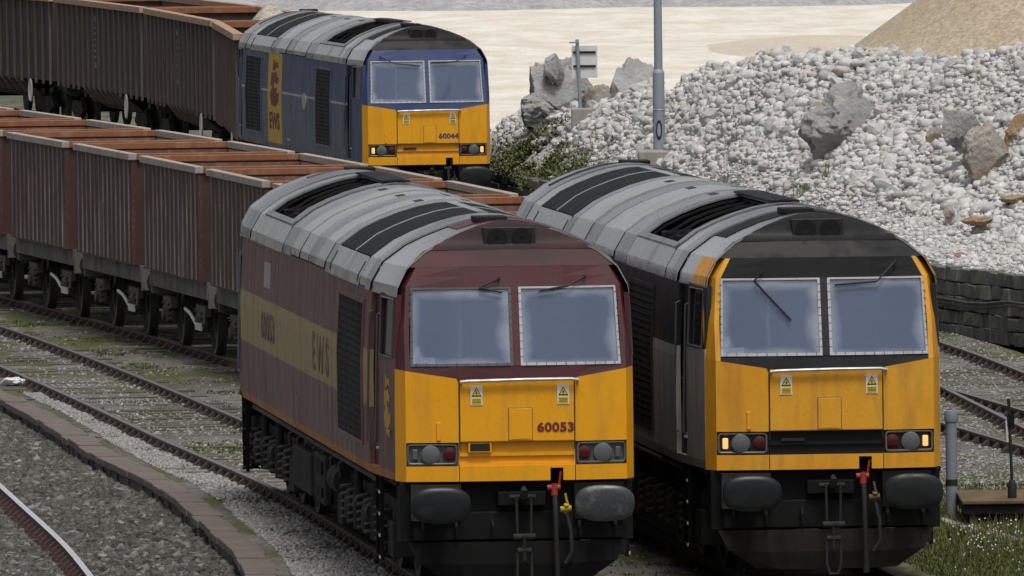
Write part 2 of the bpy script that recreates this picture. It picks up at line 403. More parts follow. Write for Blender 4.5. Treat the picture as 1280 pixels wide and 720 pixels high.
def text_part(name, txt, size, mat, parent, fn, bold=0., space=1.0, fit=None):
    me = text_mesh(txt, size, bold, space)
    xs = [v.co.x for v in me.vertices]; k = 1.0
    if fit: k = fit / (max(xs) - min(xs))
    x0 = min(xs)
    for v in me.vertices: v.co = Vector(fn((v.co.x - x0) * k, v.co.y, v.co.z))
    me.materials.clear(); me.materials.append(MATS[mat]); me.name = name
    return link(name, me, parent)

# ================================================================== TRACK CENTRELINES  x(y)
def spline(pts):
    ys = np.array([p[1] for p in pts]); xs = np.array([p[0] for p in pts]); o = np.argsort(ys); ys, xs = ys[o], xs[o]
    n = len(ys); h = np.diff(ys); A = np.zeros((n, n)); b = np.zeros(n); A[0, 0] = A[-1, -1] = 1
    for i in range(1, n - 1):
        A[i, i - 1], A[i, i], A[i, i + 1] = h[i - 1], 2 * (h[i - 1] + h[i]), h[i]
        b[i] = 6 * ((xs[i + 1] - xs[i]) / h[i] - (xs[i] - xs[i - 1]) / h[i - 1])
    m2 = np.linalg.solve(A, b)
    def f(y):
        if y <= ys[0]: return float(xs[0] + (y - ys[0]) * ((xs[1] - xs[0]) / h[0] - h[0] * m2[1] / 6))
        if y >= ys[-1]: return float(xs[-1] + (y - ys[-1]) * ((xs[-1] - xs[-2]) / h[-1] + h[-1] * m2[-2] / 6))
        i = min(int(np.searchsorted(ys, y) - 1), n - 2); i = max(i, 0); t = y - ys[i]; k = h[i]
        a = (ys[i + 1] - y)
        return float(m2[i] * a**3 / (6 * k) + m2[i + 1] * t**3 / (6 * k) + (xs[i] / k - m2[i] * k / 6) * a + (xs[i + 1] / k - m2[i + 1] * k / 6) * t)
    return f
LA, LB, LC = (.0364, 130.78, .0961), (3.1672, 132.38, .094), (-1.5306, 243.57, .133)
LEN = 21.2
xA = spline([(2.0, 110), (.036, 130.78), (-.95, 141), (-2.05, 151.2), (-3.5, 161.93), (-4.52, 169.84), (-6.47, 184.5), (-9.4, 204), (-15, 235)])
xB = spline([(5.2, 110), (3.167, 132.38), (2.2, 142.6), (1.22, 152.8), (-1.2, 172), (-3.97, 190.6), (-7.1, 208.7), (-11.2, 230), (-16.5, 255)])
xC = spline([(8.7, 140), (7.85, 152), (7.05, 165), (6.3, 178), (5.35, 190), (2.45, 213), (-1.53, 243.57), (-4.23, 263.7), (-5.05, 281.5), (-7.1, 300.5), (-9.85, 319), (-14, 342)])
xD = spline([(8.6, 145), (7.4, 155), (6.15, 165), (4.6, 178), (3.1, 190), (1.7, 201)])
brp = [gnd(px, py, -.12) for px, py in ((0, 607), (44, 647), (84, 685), (111, 718))]
xE = spline([(p.x - .75, p.y) for p in brp])
def slope(f, y): return (f(y + .05) - f(y - .05)) / .1

# ================================================================== GROUND AND SETTING
def sheet(name, pts, mat, knd='structure'):
    return kind(MB().add(pts, [tuple(range(len(pts)))]).build(name, mat), knd)
sheet('ground', [(-900, 20, -.31), (900, 20, -.31), (900, 3000, -.31), (-900, 3000, -.31)], 'ballast_bed')
def strip_sheet(name, fl, fr, y0, y1, n, mat, zf, m=2):
    g = [[(fl(y) + (fr(y) - fl(y)) * j / m, y, zf(fl(y) + (fr(y) - fl(y)) * j / m, y)) for j in range(m + 1)] for y in lin(y0, y1, n)]
    b = MB(); vs = [p for r_ in g for p in r_]; c = m + 1
    b.add(vs, [(i * c + j, i * c + j + 1, (i + 1) * c + j + 1, (i + 1) * c + j) for i in range(n - 1) for j in range(m)])
    return kind(b.build(name, mat, smooth=True, ang=80), 'structure')
def fbm(x, y, s): return mnoise.noise((x * s, y * s, 3.1)) + .5 * mnoise.noise((x * s * 2.1, y * s * 2.1, 9.1))
# kerb line (photo points on the coping's outer edge)
kp = [gnd(px, py, -.1) for px, py in ((-40, 482), (0, 500), (67, 538), (133, 578), (191, 606), (249, 653), (289, 689), (307, 718), (330, 760))]
xK = spline([(p.x, p.y) for p in kp])
def zyard(x, y): return -.118 + .016 * fbm(x, y, .6)
strip_sheet('yard', lambda y: xK(y) + .25, lambda y: xC(y) + 1.75, 118, 262, 140, 'yard_ground', zyard, 26)
strip_sheet('siding_ground', lambda y: -60, lambda y: xC(y) + (1.9 if y < 268 else 5.5), 262, 420, 30, 'yard_ground', lambda x, y: -.16, 6)

# rails -------------------------------------------------------------
PROF = [(-.035, 0), (.035, 0), (.036, -.03), (.012, -.05), (.011, -.105), (.05, -.12), (.06, -.145), (-.06, -.145), (-.05, -.12), (-.011, -.105), (-.012, -.05), (-.036, -.03)]
def rail(f, off, y0, y1, parent, z=0., step=1.5, top='steel_worn', prof=PROF):
    ys = lin(y0, y1, max(3, int((y1 - y0) / step))); b = MB(); n = len(prof); vs = []; fs = []; mm = []
    for y in ys:
        s = slope(f, y); k = math.hypot(1, s); nx, ny = 1 / k, -s / k
        for (a, h) in prof: vs.append((f(y) + nx * (off + a), y + ny * (off + a), z + h))
    for i in range(len(ys) - 1):
        for k in range(n):
            fs.append((i * n + k, i * n + (k + 1) % n, (i + 1) * n + (k + 1) % n, (i + 1) * n + k)); mm.append(1 if k == 0 else 0)
    b.add(vs, fs); b.m = mm
    return b.build('rail', ['rail_rust', top], parent)
def chair_mesh(mat):
    b = MB(); b.box(-.14, .14, -.10, .10, -.16, -.115)
    for s in (-1, 1):
        b.prism([(s * .04, -.07, -.115), (s * .125, -.07, -.115), (s * .11, -.07, -.085), (s * .045, -.07, -.03)], (0, .14, 0), 'y')
    o = b.build('chair', mat); me = o.data; bpy.data.objects.remove(o); return me
CH = chair_mesh('chair_rust'); CHR = chair_mesh('chair_red')
def box_mesh(name, sx, sy, z0, z1, mat, jit=0.):
    b = MB(); b.box(-sx, sx, -sy, sy, z0, z1)
    if jit: b.v = [(x + random.uniform(-jit, jit), y + random.uniform(-jit, jit), z + random.uniform(-jit, jit)) for x, y, z in b.v]
    o = b.build(name, mat); me = o.data; bpy.data.objects.remove(o); return me
SLW = [box_mesh('sleeper', 1.28, .125, -.30, -.106, 'sleeper_wood', .012) for _ in range(4)]
SLC = [box_mesh('sleeper', 1.22, .13, -.30, -.165, 'sleeper_concrete', .006) for _ in range(3)]
def track(name, f, y0, y1, z=0., sp=.72, chairs=(None, None), sl=SLW, sy=None, top='steel_worn', ch=CH, offs=(-.752, .752)):
    root = kind(link(name, None), 'structure')
    for o in offs: rail(f, o, y0, y1, root, z, top=top)
    y = y0 if sy is None else sy[0]
    while y < (y1 if sy is None else sy[1]):
        s = slope(f, y); a = math.atan2(-s, 1) * -1
        a = math.atan(-s)
        if sl:
            o = link('sleeper', random.choice(sl), root); o.location = (f(y), y, z + random.uniform(-.02, .006)); o.rotation_euler.z = a + random.uniform(-.01, .01)
        for i, ofs in enumerate((-.752, .752)):
            if chairs[i] and chairs[i][0] <= y <= chairs[i][1]:
                k = math.hypot(1, s); c = link('chair', ch, root); c.location = (f(y) + ofs / k, y - s * ofs / k, z); c.rotation_euler.z = a
        y += sp / math.hypot(1, s) if False else sp
    return root
track('maroon_locomotive_track', xA, 118, 215, 0, .76, ((128, 205), (150, 210)), SLW, (128, 205), ch=CH)
track('wagon_siding_track', xB, 118, 245, 0, .76, ((186, 212), None), SLW, (150, 215))
track('upper_siding_track', xC, 146, 350, 0, .76, ((155, 192), (155, 200)), SLW, (155, 200))
track('turnout_track', xD, 150, 201, 0.004, .76, ((152, 176), (152, 182)), None, (152, 184))
track('running_line_track', xE, 118, 168, -.12, .66, (None, (120, 160)), SLC, (122, 160), top='steel_bright', ch=CHR)

# kerb: a low platform edge of coping stones on a rough face -------------------
kerb = thing('platform_kerb', 'long low wavering edge of reddish coping slabs beside the dark ballast', 'kerb', (xK(150), 150, -.31))
y = 122.; i = 0
while y < 186:
    L_ = random.uniform(.8, 1.15); y1 = y + L_ - .02; b = MB(); dz = random.uniform(-.012, .012); dx = random.uniform(-.014, .014)
    g0 = []
    def kpt(yy, o, zz):
        s = slope(xK, yy); k = math.hypot(1, s); return (xK(yy) + (o + dx) / k - xK(150), yy - s * o / k - 150, zz + .31)
    top = -.09 + dz
    wk = random.uniform(.31, .37)
    b.add([kpt(y, 0, top - .09), kpt(y, wk, top - .09), kpt(y1, wk, top - .09), kpt(y1, 0, top - .09), kpt(y, 0, top), kpt(y, wk, top - .006), kpt(y1, wk, top - .006), kpt(y1, 0, top)],
          [(3, 2, 1, 0), (4, 5, 6, 7), (0, 1, 5, 4), (1, 2, 6, 5), (2, 3, 7, 6), (3, 0, 4, 7)])
    b.build('coping_slab', 'coping', kerb, bevel=.012)
    for q in range(2):
        ya, yb = y + L_ * q / 2, y + L_ * (q + 1) / 2 - .015; b = MB(); o = random.uniform(.02, .06)
        b.add([kpt(ya, o, -.36), kpt(ya, .3, -.36), kpt(yb, .3, -.36), kpt(yb, o, -.36), kpt(ya, o, top - .095), kpt(ya, .3, top - .095), kpt(yb, .3, top - .095), kpt(yb, o, top - .095)],
              [(3, 2, 1, 0), (4, 5, 6, 7), (0, 1, 5, 4), (1, 2, 6, 5), (2, 3, 7, 6), (3, 0, 4, 7)])
        b.build('edging_brick', 'kerb_face', kerb)
    y += L_; i += 1

# scattered stones as joined meshes --------------------------------------------
def ico(sub):
    t = (1 + 5 ** .5) / 2
    v = np.array([(-1, t, 0), (1, t, 0), (-1, -t, 0), (1, -t, 0), (0, -1, t), (0, 1, t), (0, -1, -t), (0, 1, -t), (t, 0, -1), (t, 0, 1), (-t, 0, -1), (-t, 0, 1)], float)
    v /= np.linalg.norm(v[0])
    f = [(0, 11, 5), (0, 5, 1), (0, 1, 7), (0, 7, 10), (0, 10, 11), (1, 5, 9), (5, 11, 4), (11, 10, 2), (10, 7, 6), (7, 1, 8), (3, 9, 4), (3, 4, 2), (3, 2, 6), (3, 6, 8), (3, 8, 9), (4, 9, 5), (2, 4, 11), (6, 2, 10), (8, 6, 7), (9, 8, 1)]
    for _ in range(sub):
        vl = [tuple(p) for p in v]; c = {}; nf = []
        def mid(a, b):
            k = (min(a, b), max(a, b))
            if k not in c:
                p = (np.array(vl[a]) + np.array(vl[b])) / 2; p /= np.linalg.norm(p); c[k] = len(vl); vl.append(tuple(p))
            return c[k]
        for a, b, d in f:
            x, y_, z = mid(a, b), mid(b, d), mid(d, a); nf += [(a, x, z), (b, y_, x), (d, z, y_), (x, y_, z)]
        f = nf; v = np.array(vl)
    return v, np.array(f)
IV, IF = ico(0); OV = np.array([(1, 0, 0), (-1, 0, 0), (0, 1, 0), (0, -1, 0), (0, 0, 1), (0, 0, -1)], float); OF = np.array([(0, 2, 4), (2, 1, 4), (1, 3, 4), (3, 0, 4), (2, 0, 5), (1, 2, 5), (3, 1, 5), (0, 3, 5)])
def stones(name, P, size, mat, parent=None, base='ico', flat=.75):
    V, F = (IV, IF) if base == 'ico' else (OV, OF); n = len(P)
    a = rng.normal(size=(n, 3, 3)); q, _ = np.linalg.qr(a)
    sc = rng.uniform(.6, 1.3, (n, 1, 3)); jit = rng.uniform(.72, 1.25, (n, len(V), 1))
    X = (V[None] * jit * sc) @ q; X[..., 2] *= flat
    X = X * size[:, None, None] + P[:, None, :]
    Fa = (F[None] + (np.arange(n) * len(V))[:, None, None]).reshape(-1)
    me = bpy.data.meshes.new(name); nf = n * len(F)
    me.vertices.add(n * len(V)); me.vertices.foreach_set('co', X.reshape(-1).astype(np.float32))
    me.loops.add(nf * 3); me.loops.foreach_set('vertex_index', Fa.astype(np.int32))
    me.polygons.add(nf); me.polygons.foreach_set('loop_start', np.arange(0, nf * 3, 3, dtype=np.int32)); me.polygons.foreach_set('loop_total', np.full(nf, 3, np.int32))
    me.update(); me.validate(); me.materials.append(MATS[mat])
    return link(name, me, parent)
def scatter(n, y0, y1, fl, fr, zf, dens=None):
    P = []
    ys = rng.uniform(y0, y1, n); us = rng.uniform(0, 1, n); dn = rng.uniform(0, 1, n)
    for y, u, d in zip(ys, us, dn):
        a, b_ = fl(y), fr(y); x = a + (b_ - a) * u
        if dens and d > dens(x, y): continue
        P.append((x, y, zf(x, y)))
    return np.array(P)
Pd = scatter(36000, 128, 182, lambda y: max(xE(y) - .9, -y * .0425), lambda y: xK(y) + .02, lambda x, y: -.295)
o = stones('dark_ballast', Pd, np.clip(rng.lognormal(-3.2, .38, len(Pd)), .018, .10), 'ballast_dark', base='oct'); kind(o, 'stuff'); tag(o, 'dark grey loose ballast between the running line and the coping slabs', 'ballast')
Pl = scatter(26000, 128, 178, lambda y: xK(y) + .5, lambda y: xA(y) - .85, lambda x, y: zyard(x, y) + .005, lambda x, y: min(1, max(.12, .55 + .9 * fbm(x, y, .55) + .012 * (160 - y))))
o = stones('pale_ballast', Pl, rng.uniform(.016, .042, len(Pl)), 'ballast_pale', base='oct'); kind(o, 'stuff'); tag(o, 'pale grey ballast chippings along the maroon locomotive track', 'ballast')
Pl = scatter(15000, 134, 232, lambda y: xA(y) + .9, lambda y: xC(y) + 1.7, lambda x, y: zyard(x, y) + .004, lambda x, y: min(1, max(.1, .4 + .9 * fbm(x, y, .5))))
P2 = scatter(7000, 140, 200, lambda y: xA(y) - .7, lambda y: xA(y) + .7, lambda x, y: zyard(x, y) + .003, lambda x, y: .5 + .8 * fbm(x, y, .5)); P3 = scatter(22000, 150, 206, lambda y: xB(y) + 1.7, lambda y: min(xC(y) + 1.7, y * .042), lambda x, y: zyard(x, y) + .004, lambda x, y: .75 + .5 * fbm(x, y, .4)); Pl = np.vstack([Pl, P2, P3])
o = stones('yard_gravel', Pl, rng.uniform(.014, .035, len(Pl)), 'ballast_pale', base='oct'); kind(o, 'stuff'); tag(o, 'loose grey gravel strewn over the ground between the tracks', 'gravel')

# grass -------------------------------------------------------------------
def blades(name, pts, hmin, hmax, mat, label, cat, wid=.012, lean=.4):
    V = []; F = []
    for p in pts:
        for _ in range(5):
            a = random.uniform(0, 6.28); h = random.uniform(hmin, hmax); dx, dy = math.cos(a) * wid, math.sin(a) * wid
            lx, ly = random.uniform(-lean, lean) * h, random.uniform(-lean, lean) * h
            x, y, z = p[0] + random.uniform(-.05, .05), p[1] + random.uniform(-.05, .05), p[2] - .01; o = len(V)
            V += [(x - dx, y - dy, z), (x + dx, y + dy, z), (x + dx * .7 + lx * .4, y + dy * .7 + ly * .4, z + h * .6), (x - dx * .7 + lx * .4, y - dy * .7 + ly * .4, z + h * .6), (x + lx, y + ly, z + h)]
            F += [(o, o + 1, o + 2, o + 3), (o + 3, o + 2, o + 4)]
    me = bpy.data.meshes.new(name); me.from_pydata(V, [], F); me.materials.append(MATS[mat]); o = link(name, me); kind(o, 'stuff'); tag(o, label, cat); return o
gp = scatter(16000, 134, 215, lambda y: xK(y) + .5, lambda y: xB(y) - .8, zyard, lambda x, y: max(0, 1.6 * fbm(x, y, .45) - .12 - .5 * (abs(x - xA(y) + .75) < .12 or abs(x - xA(y) - .75) < .12)))
blades('yard_grass', gp, .015, .05, 'grass_blade', 'low moss and short grass in patches between the sidings', 'grass')

# ================================================================== QUARRY
strip_sheet('quarry_floor', lambda y: xC(y) + (2.3 if y < 262 else 5), lambda y: 70, 246, 620, 60, 'quarry_floor', lambda x, y: -.02 + .1 * fbm(x, y, .05), 24)
# rubble bank: height field through photo points with assumed depths
def xW(y):  # retaining wall line
    return interp(y, [(180, 10.3), (185, 9.1), (191.4, 7.48), (195.4, 6.45), (199, 5.9), (205, xC(205) + 1.95), (213, xC(213) + 1.9), (243.6, xC(243.6) + 1.75), (264, xC(264) + 2)])
cp = []
for y in (182, 188, 194, 200, 207, 215, 224, 233): cp.append((xW(y) + .25, y, .86))
for y in (242, 250, 260): cp.append((xW(y) + .2, y, .75))
for px, py, Y in ((1220, 325, 197), (1280, 310, 199), (1130, 290, 204), (1200, 280, 204), (1280, 270, 203), (1000, 250, 212), (1100, 240, 209), (1200, 230, 207), (900, 230, 219), (850, 208, 228), (950, 205, 218.5),
                  (1050, 178, 216.5), (1150, 170, 212), (1250, 160, 208.5), (950, 150, 223), (880, 150, 230), (820, 170, 234.5), (760, 170, 240), (720, 190, 242), (690, 215, 243),
                  (1280, 66, 216), (1180, 78, 218.5), (1080, 66, 223), (1010, 74, 227), (960, 70, 230), (880, 90, 235.5), (800, 112, 242), (740, 134, 246.5), (680, 142, 250), (650, 146, 253),
                  (1330, 290, 200), (1360, 60, 213), (1440, 55, 210), (1400, 200, 203), (650, 185, 248), (660, 160, 250)):
    p = at(px, py, Y); cp.append((p.x, p.y, p.z))
for x, y, z in ((9.5, 224, .6), (7, 230, .5), (5, 240, .3), (3, 250, .2), (1.6, 256, .2), (.8, 262, .1), (-.5, 268, .1), (12, 219, .8), (14, 212, .8), (12, 232, 0), (6, 250, 0), (14, 200, 2.6), (13, 190, 1.2)): cp.append((x, y, z))
cp = np.array(cp)
def tps_fit(c, lam=.02):
    s = np.array([1., .35]); q = c[:, :2] * s; n = len(q); d = np.linalg.norm(q[:, None] - q[None], axis=2)
    K = np.where(d > 0, d * d * np.log(d + 1e-12), 0) + lam * np.eye(n); Pm = np.hstack([np.ones((n, 1)), q])
    A = np.block([[K, Pm], [Pm.T, np.zeros((3, 3))]]); sol = np.linalg.solve(A, np.concatenate([c[:, 2], np.zeros(3)]))
    def f(X, Y):
        Q = np.stack([np.ravel(X), np.ravel(Y)], 1) * s; d = np.linalg.norm(Q[:, None] - q[None], axis=2)
        return (np.where(d > 0, d * d * np.log(d + 1e-12), 0) @ sol[:n] + sol[n] + Q @ sol[n + 1:]).reshape(np.shape(X))
    return f
zbank = tps_fit(cp)
ny, nx = 150, 70; gy = np.linspace(182, 266, ny); G = []
for y in gy:
    xr = np.concatenate([[0], np.cumsum(np.linspace(.6, 1.6, nx - 1))]); xr = xW(y) + .12 + xr / xr[-1] * (20 - xW(y))
    G.append(np.stack([xr, np.full(nx, y)], 1))
G = np.array(G); Z = zbank(G[..., 0], G[..., 1]); Z = np.clip(Z, -.3, 4.3)
Z += np.array([[.05 * fbm(x, y, .9) for x, y in r_] for r_ in G])
Z[:, 0] = np.minimum(Z[:, 0], .86)
b = MB(); b.add([(G[i, j, 0], G[i, j, 1], Z[i, j]) for i in range(ny) for j in range(nx)], [(i * nx + j, i * nx + j + 1, (i + 1) * nx + j + 1, (i + 1) * nx + j) for i in range(ny - 1) for j in range(nx - 1)])
bank = kind(b.build('rubble_bank', 'bank_gravel', smooth=True, ang=80), 'structure')
def zb(x, y):
    return float(np.clip(zbank(np.array([x]), np.array([y]))[0], -.3, 4.3))
def crestY(x): return interp(x, [(0, 253.5), (.65, 250.5), (1.5, 247), (2.4, 242.5), (3.5, 236), (4.5, 230.5), (5.2, 227.5), (6.1, 223.5), (7.4, 219), (8.7, 216.5), (12, 211)])
def footY(x): return interp(x, [(-.5, 252), (.2, 248), (1, 243), (1.7, 239), (2.5, 231), (3.7, 221), (5, 212), (6.2, 207), (7.5, 201), (9, 198), (12, 194)])
N = 80000
xs = rng.uniform(-.2, 9.6, N); ys = np.array([rng.uniform(footY(x) - 10, crestY(x) + 1.2) for x in xs])
zs = zbank(xs, ys)
keep = []; sz = []
for x, y in zip(xs, ys):
    f = (y - footY(x)); ok = x > xW(y) + .1
    d = min(1, .95 + .9 * fbm(x + 5, y * .5, .5)) if f > 0 else max(.4, .75 + .45 * fbm(x, y, .6) + f * .06)
    if x < 1.0: d *= .4 if y < 248 else .8
    keep.append(ok and random.random() < d); s_ = min(.145, max(.016, random.lognormvariate(-3.2 + .35 * fbm(x, y, .35), .55)))
    sz.append(s_ if f > 0 else s_ * .55)
keep = np.array(keep); sz = np.array(sz)[keep]; P = np.stack([xs, ys, np.clip(zs, -.3, 4.3)], 1)[keep]
P[:, 2] += sz * rng.uniform(-.15, .75, len(sz))
order = np.argsort(-sz); big = order[:300]; rest = order[300:]
o = stones('limestone_rubble', P[rest], sz[rest], 'limestone', bank); kind(o, 'stuff')
IV1, IF1 = ico(1)
SM = []
for q in range(14):
    vv = []
    for p in IV1:
        n = mnoise.noise(Vector(p) * 1.3 + Vector((q * 7, 0, 0))); k = 1 + .5 * n
        vv.append((p[0] * k * 1.15, p[1] * k, p[2] * k * .8))
    me = bpy.data.meshes.new('stone'); me.from_pydata(vv, [], [tuple(int(i) for i in f) for f in IF1]); me.materials.append(MATS['limestone']); SM.append(me)
for k in big:
    o = link('stone', random.choice(SM), bank); o.location = P[k]; s_ = sz[k] * .95; o.scale = (s_ * random.uniform(.8, 1.2), s_, s_ * random.uniform(.8, 1.1)); o.rotation_euler = (random.uniform(0, 6), random.uniform(0, 6), random.uniform(0, 6))

def boulder(name, label, c, dims, seed, mat, rough=.35, rot=0, group=None):
    V, F = ico(5); vv = []
    for p in V:
        p = Vector(p); q = p + Vector((seed * 3.3, seed * 1.7, 0))
        # planar facets: clamp against random planes, then ridged noise
        k = 1 + rough * mnoise.noise(q * .9) + rough * .5 * mnoise.noise(q * 2.3) + rough * .22 * mnoise.noise(q * 5.5) + rough * .1 * mnoise.noise(q * 12)
        k += rough * .45 * (.5 - abs(mnoise.noise(q * 1.7 + Vector((4, 4, 4))))) + rough * .2 * (.4 - abs(mnoise.noise(q * 4.1)))
        r_ = random.Random(seed)
        for _ in range(9):
            n = Vector((r_.uniform(-1, 1), r_.uniform(-1, 1), r_.uniform(-.6, 1))).normalized(); dd = r_.uniform(.62, .95)
            pr = p.dot(n) * k
            if pr > dd: k *= dd / pr * (1 + .03 * mnoise.noise(q * 6))
        vv.append((p.x * k * dims[0], p.y * k * dims[1], p.z * k * dims[2]))
    me = bpy.data.meshes.new(name); me.from_pydata(vv, [], [tuple(int(i) for i in f) for f in F]); me.materials.append(MATS[mat])
    me.polygons.foreach_set('use_smooth', [True] * len(me.polygons)); me.set_sharp_from_angle(angle=R(28))
    o = link(name, me); o.location = c; o.rotation_euler.z = rot; return tag(o, label, 'boulder', group)
def bl(name, label, px, py, Y, w_, h_, seed, mat, rot=0, dep=.8, rough=.35):
    p = at(px, py, Y); s = Y / FPX; boulder(name, label, p, (w_ * s / 2 * 1.15, w_ * s / 2 * dep, h_ * s / 2 * 1.15), seed, mat, rough, rot)
bl('boulder', 'large craggy grey boulder behind the blank-backed sign', 706, 120, 248.5, 92, 88, 3, 'boulder_grey', .4, .7, .85)
bl('boulder', 'small pointed grey rock crowning the craggy boulder by the sign', 688, 84, 248.0, 26, 34, 12, 'boulder_grey', .9, .8, .7)
bl('boulder', 'low jagged grey rock at the left foot of the craggy boulder', 674, 138, 248.2, 52, 36, 27, 'boulder_grey', .6, .9, .7)
bl('boulder', 'broad flat-faced grey boulder between the sign and the lamp post', 792, 118, 244, 78, 70, 8, 'boulder_grey', 1.0, .8, .6)
bl('boulder', 'low brownish rock wedged between the two large grey boulders', 754, 130, 245, 44, 36, 15, 'boulder_tan', .2)
bl('boulder', 'big grey block sunk in the white rubble slope with a dark hollow below', 1050, 157, 216.3, 86, 84, 21, 'boulder_grey', .3, .7, .65)
bl('boulder', 'tan ochre-stained boulder lying on the white rubble', 1234, 186, 206.5, 62, 62, 5, 'boulder_tan', .9)
bl('boulder', 'pale grey stone leaning against the ochre-stained boulder', 1203, 162, 207.6, 46, 50, 33, 'boulder_grey', .1)
bl('boulder', 'rust-brown rock beside the ochre-stained boulder', 1275, 168, 207.2, 34, 44, 40, 'boulder_rust', .1)
bl('boulder', 'small brown stone on the rubble left of the pale leaning stone', 1167, 170, 210.5, 18, 26, 44, 'boulder_tan', .1)
bl('boulder', 'little orange stone lying alone on the gravel above the cab roof', 1178, 213, 206.8, 0, 0, 50, 'boulder_rust') if False else None
for i, (px, py, Y, w_, h_, lab) in enumerate(((1220, 276, 202.5, 34, 11, 'flat ochre patch of rock on the gravel slope above the stone wall'), (1222, 331, 197, 30, 9, 'thin rusty slab lying at the top of the stone wall'), (1200, 322, 198.2, 16, 12, 'small brown rock beside the thin rusty slab'),
        (1268, 249, 204, 36, 10, 'long ochre rock streak below the ochre-stained boulder'), (1185, 266, 204, 14, 13, 'small grey-brown stone on the open gravel slope'), (1056, 206, 214, 16, 9, 'small orange-brown stone below the big grey block'))):
    bl('rock', lab, px, py, Y, w_, h_, 60 + i, 'boulder_rust' if i != 4 else 'boulder_tan', .2, 1.0)

# sand heap, grey stockpile ---------------------------------------------------
def heap(name, label, cx, cy, rx, ry, h, mat, cat='heap', p=1.0, n=48, rings=22, zbase=-.1, seed=0, top=0.):
    b = MB(); vs = [(0, 0, h)]; fs = []
    for i in range(1, rings + 1):
        t = i / rings
        for k in range(n):
            a = 2 * math.pi * k / n; rr = t * (1 + .10 * mnoise.noise((math.cos(a) * 1.3 + seed, math.sin(a) * 1.3, seed)))
            z = h * max(0, 1 - t) ** p if t > top else h * (1 - top) ** p
            z = h * (math.sqrt(top * top + 1) - math.sqrt(top * top + t * t)) / (math.sqrt(top * top + 1) - top) if top else z
            z += .03 * h * mnoise.noise((rr * math.cos(a) * 5, rr * math.sin(a) * 5, seed)) * (1 - t)
            vs.append((rx * rr * math.cos(a), ry * rr * math.sin(a), z))
    fs += [(0, 1 + k, 1 + (k + 1) % n) for k in range(n)]
    for i in range(rings - 1):
        o = 1 + i * n; fs += [(o + k, o + n + k, o + n + (k + 1) % n, o + (k + 1) % n) for k in range(n)]
    b.add(vs, fs); o = b.build(name, mat, smooth=True, ang=80); o.location = (cx, cy, zbase); return tag(o, label, cat)
heap('sand_heap', 'tall tan heap of crushed stone rising beyond the rubble bank', 19.6, 392, 9.6, 9.6, 6.4, 'sand_heap', top=.12)
heap('sand_heap', 'low spreading apron of tan grit beside the tall tan heap', 9.8, 408, 4.4, 18, .45, 'tan_apron', top=.8, seed=3)
for i, (cx, w_, h, lab) in enumerate(((-2, 9, 3.4, 'wide grey stockpile at the back of the quarry floor'), (9, 9, 3.6, 'grey stockpile next to the wide one at the back of the quarry'), (-15, 9, 2.6, 'pale grey stockpile far behind the blue locomotive roof'), (20, 9, 3.2, 'grey stockpile half hidden by the tall tan heap'))):
    heap('stockpile', lab, cx, 505 + i * 3, w_, 17, h, 'grey_stockpile', top=.35, seed=i + 5)

# retaining wall of rough stones with a cable -----------------------------------
wall = thing('retaining_wall', 'dark rough stone retaining wall at the foot of the rubble bank', 'wall', (xW(192), 192, -.2))
edges = lin(-.2, .86, 6)
for r_ in range(5):
    y = 181. - random.random() * .3
    while y < 262:
        L_ = random.uniform(.24, .5) if y < 199 else random.uniform(.6, 1.1); ya, yb = y + .01, y + L_ - .012; d = random.uniform(-.02, .03)
        za, zb_ = edges[r_] + random.uniform(0, .02), edges[r_ + 1] + random.uniform(-.02, .012)
        b = MB(); j = lambda: random.uniform(-.015, .015); P8 = []
        for zz in (za, zb_):
            for (yy, oo) in ((ya, d), (ya, .32), (yb, .32), (yb, d)):
                P8.append((xW(yy) + oo + (j() if oo == d else 0) - xW(192), yy + j() - 192, zz + j() * .7 + .2))
        b.add(P8, [(3, 2, 1, 0), (4, 5, 6, 7), (0, 1, 5, 4), (1, 2, 6, 5), (2, 3, 7, 6), (3, 0, 4, 7)])
        b.build('stone_block', 'wall_stone', wall, bevel=.012)
        y += L_
cpts = []
for k, y in enumerate(lin(255, 181, 70)):
    cpts.append((xW(y) - .10 - .03 * math.sin(k), y, .42 + .05 * math.sin(y * .8) + .02 * math.sin(y * 2.3)))
o = MB().tube(cpts, .028, 6).tube([(a, b_, c - .06) for a, b_, c in cpts], .02, 6).build('wall_cable', 'cable', smooth=True); tag(o, 'black cables strung along the face of the stone wall', 'cable')

# lamp post, sign ---------------------------------------------------------------
p = at(824, 187, 231)
lamp = thing('lamp_post', 'galvanised steel lamp post on a concrete block beside the rubble', 'lamp post', (p.x, p.y, 1.1))
z0 = p.z - 1.1
b = MB(); b.box(-.38, .38, -.95, .35, 0, z0); b.build('concrete_base', 'concrete', lamp, bevel=.03)
b = MB(); b.cyl((0, 0, z0 - .02), (0, 0, z0 + 1.36), .105, 20); b.cyl((0, 0, z0 + 1.36), (0, 0, z0 + 1.42), .105, 20, .08); sh = b.build('lower_shaft', 'galvanised', lamp, smooth=True)
MB().tube([(0, 0, z0 + 1.40), (0, 0, z0 + 8)], .075, 16, r2=.06).build('upper_shaft', 'galvanised', lamp, smooth=True)
MB().tube([(0.1 * math.cos(a), .1 * math.sin(a), z0 + .7) for a in lin(0, 6.283, 21)[:-1]], .014, 6, closed=True).build('seam_ring', 'galvanised', lamp)
b = MB(); b.lathe((0, -.102, z0 + .35), 'y', [(.055, -.012), (.055, .02)], 18, 1, 3.2); d_ = b.build('access_door', 'black', lamp)
MB().lathe((0, -.11, z0 + .35), 'y', [(.032, -.012), (.032, .02)], 14, 1, 3.8).build('door_plate', 'galvanised', d_)
MB().box(-.02, .02, -1.2, 0, z0 + 7.9, z0 + 7.97).box(-.12, .12, -1.6, -1.1, z0 + 7.86, z0 + 7.98).build('lantern', 'galvanised', lamp)
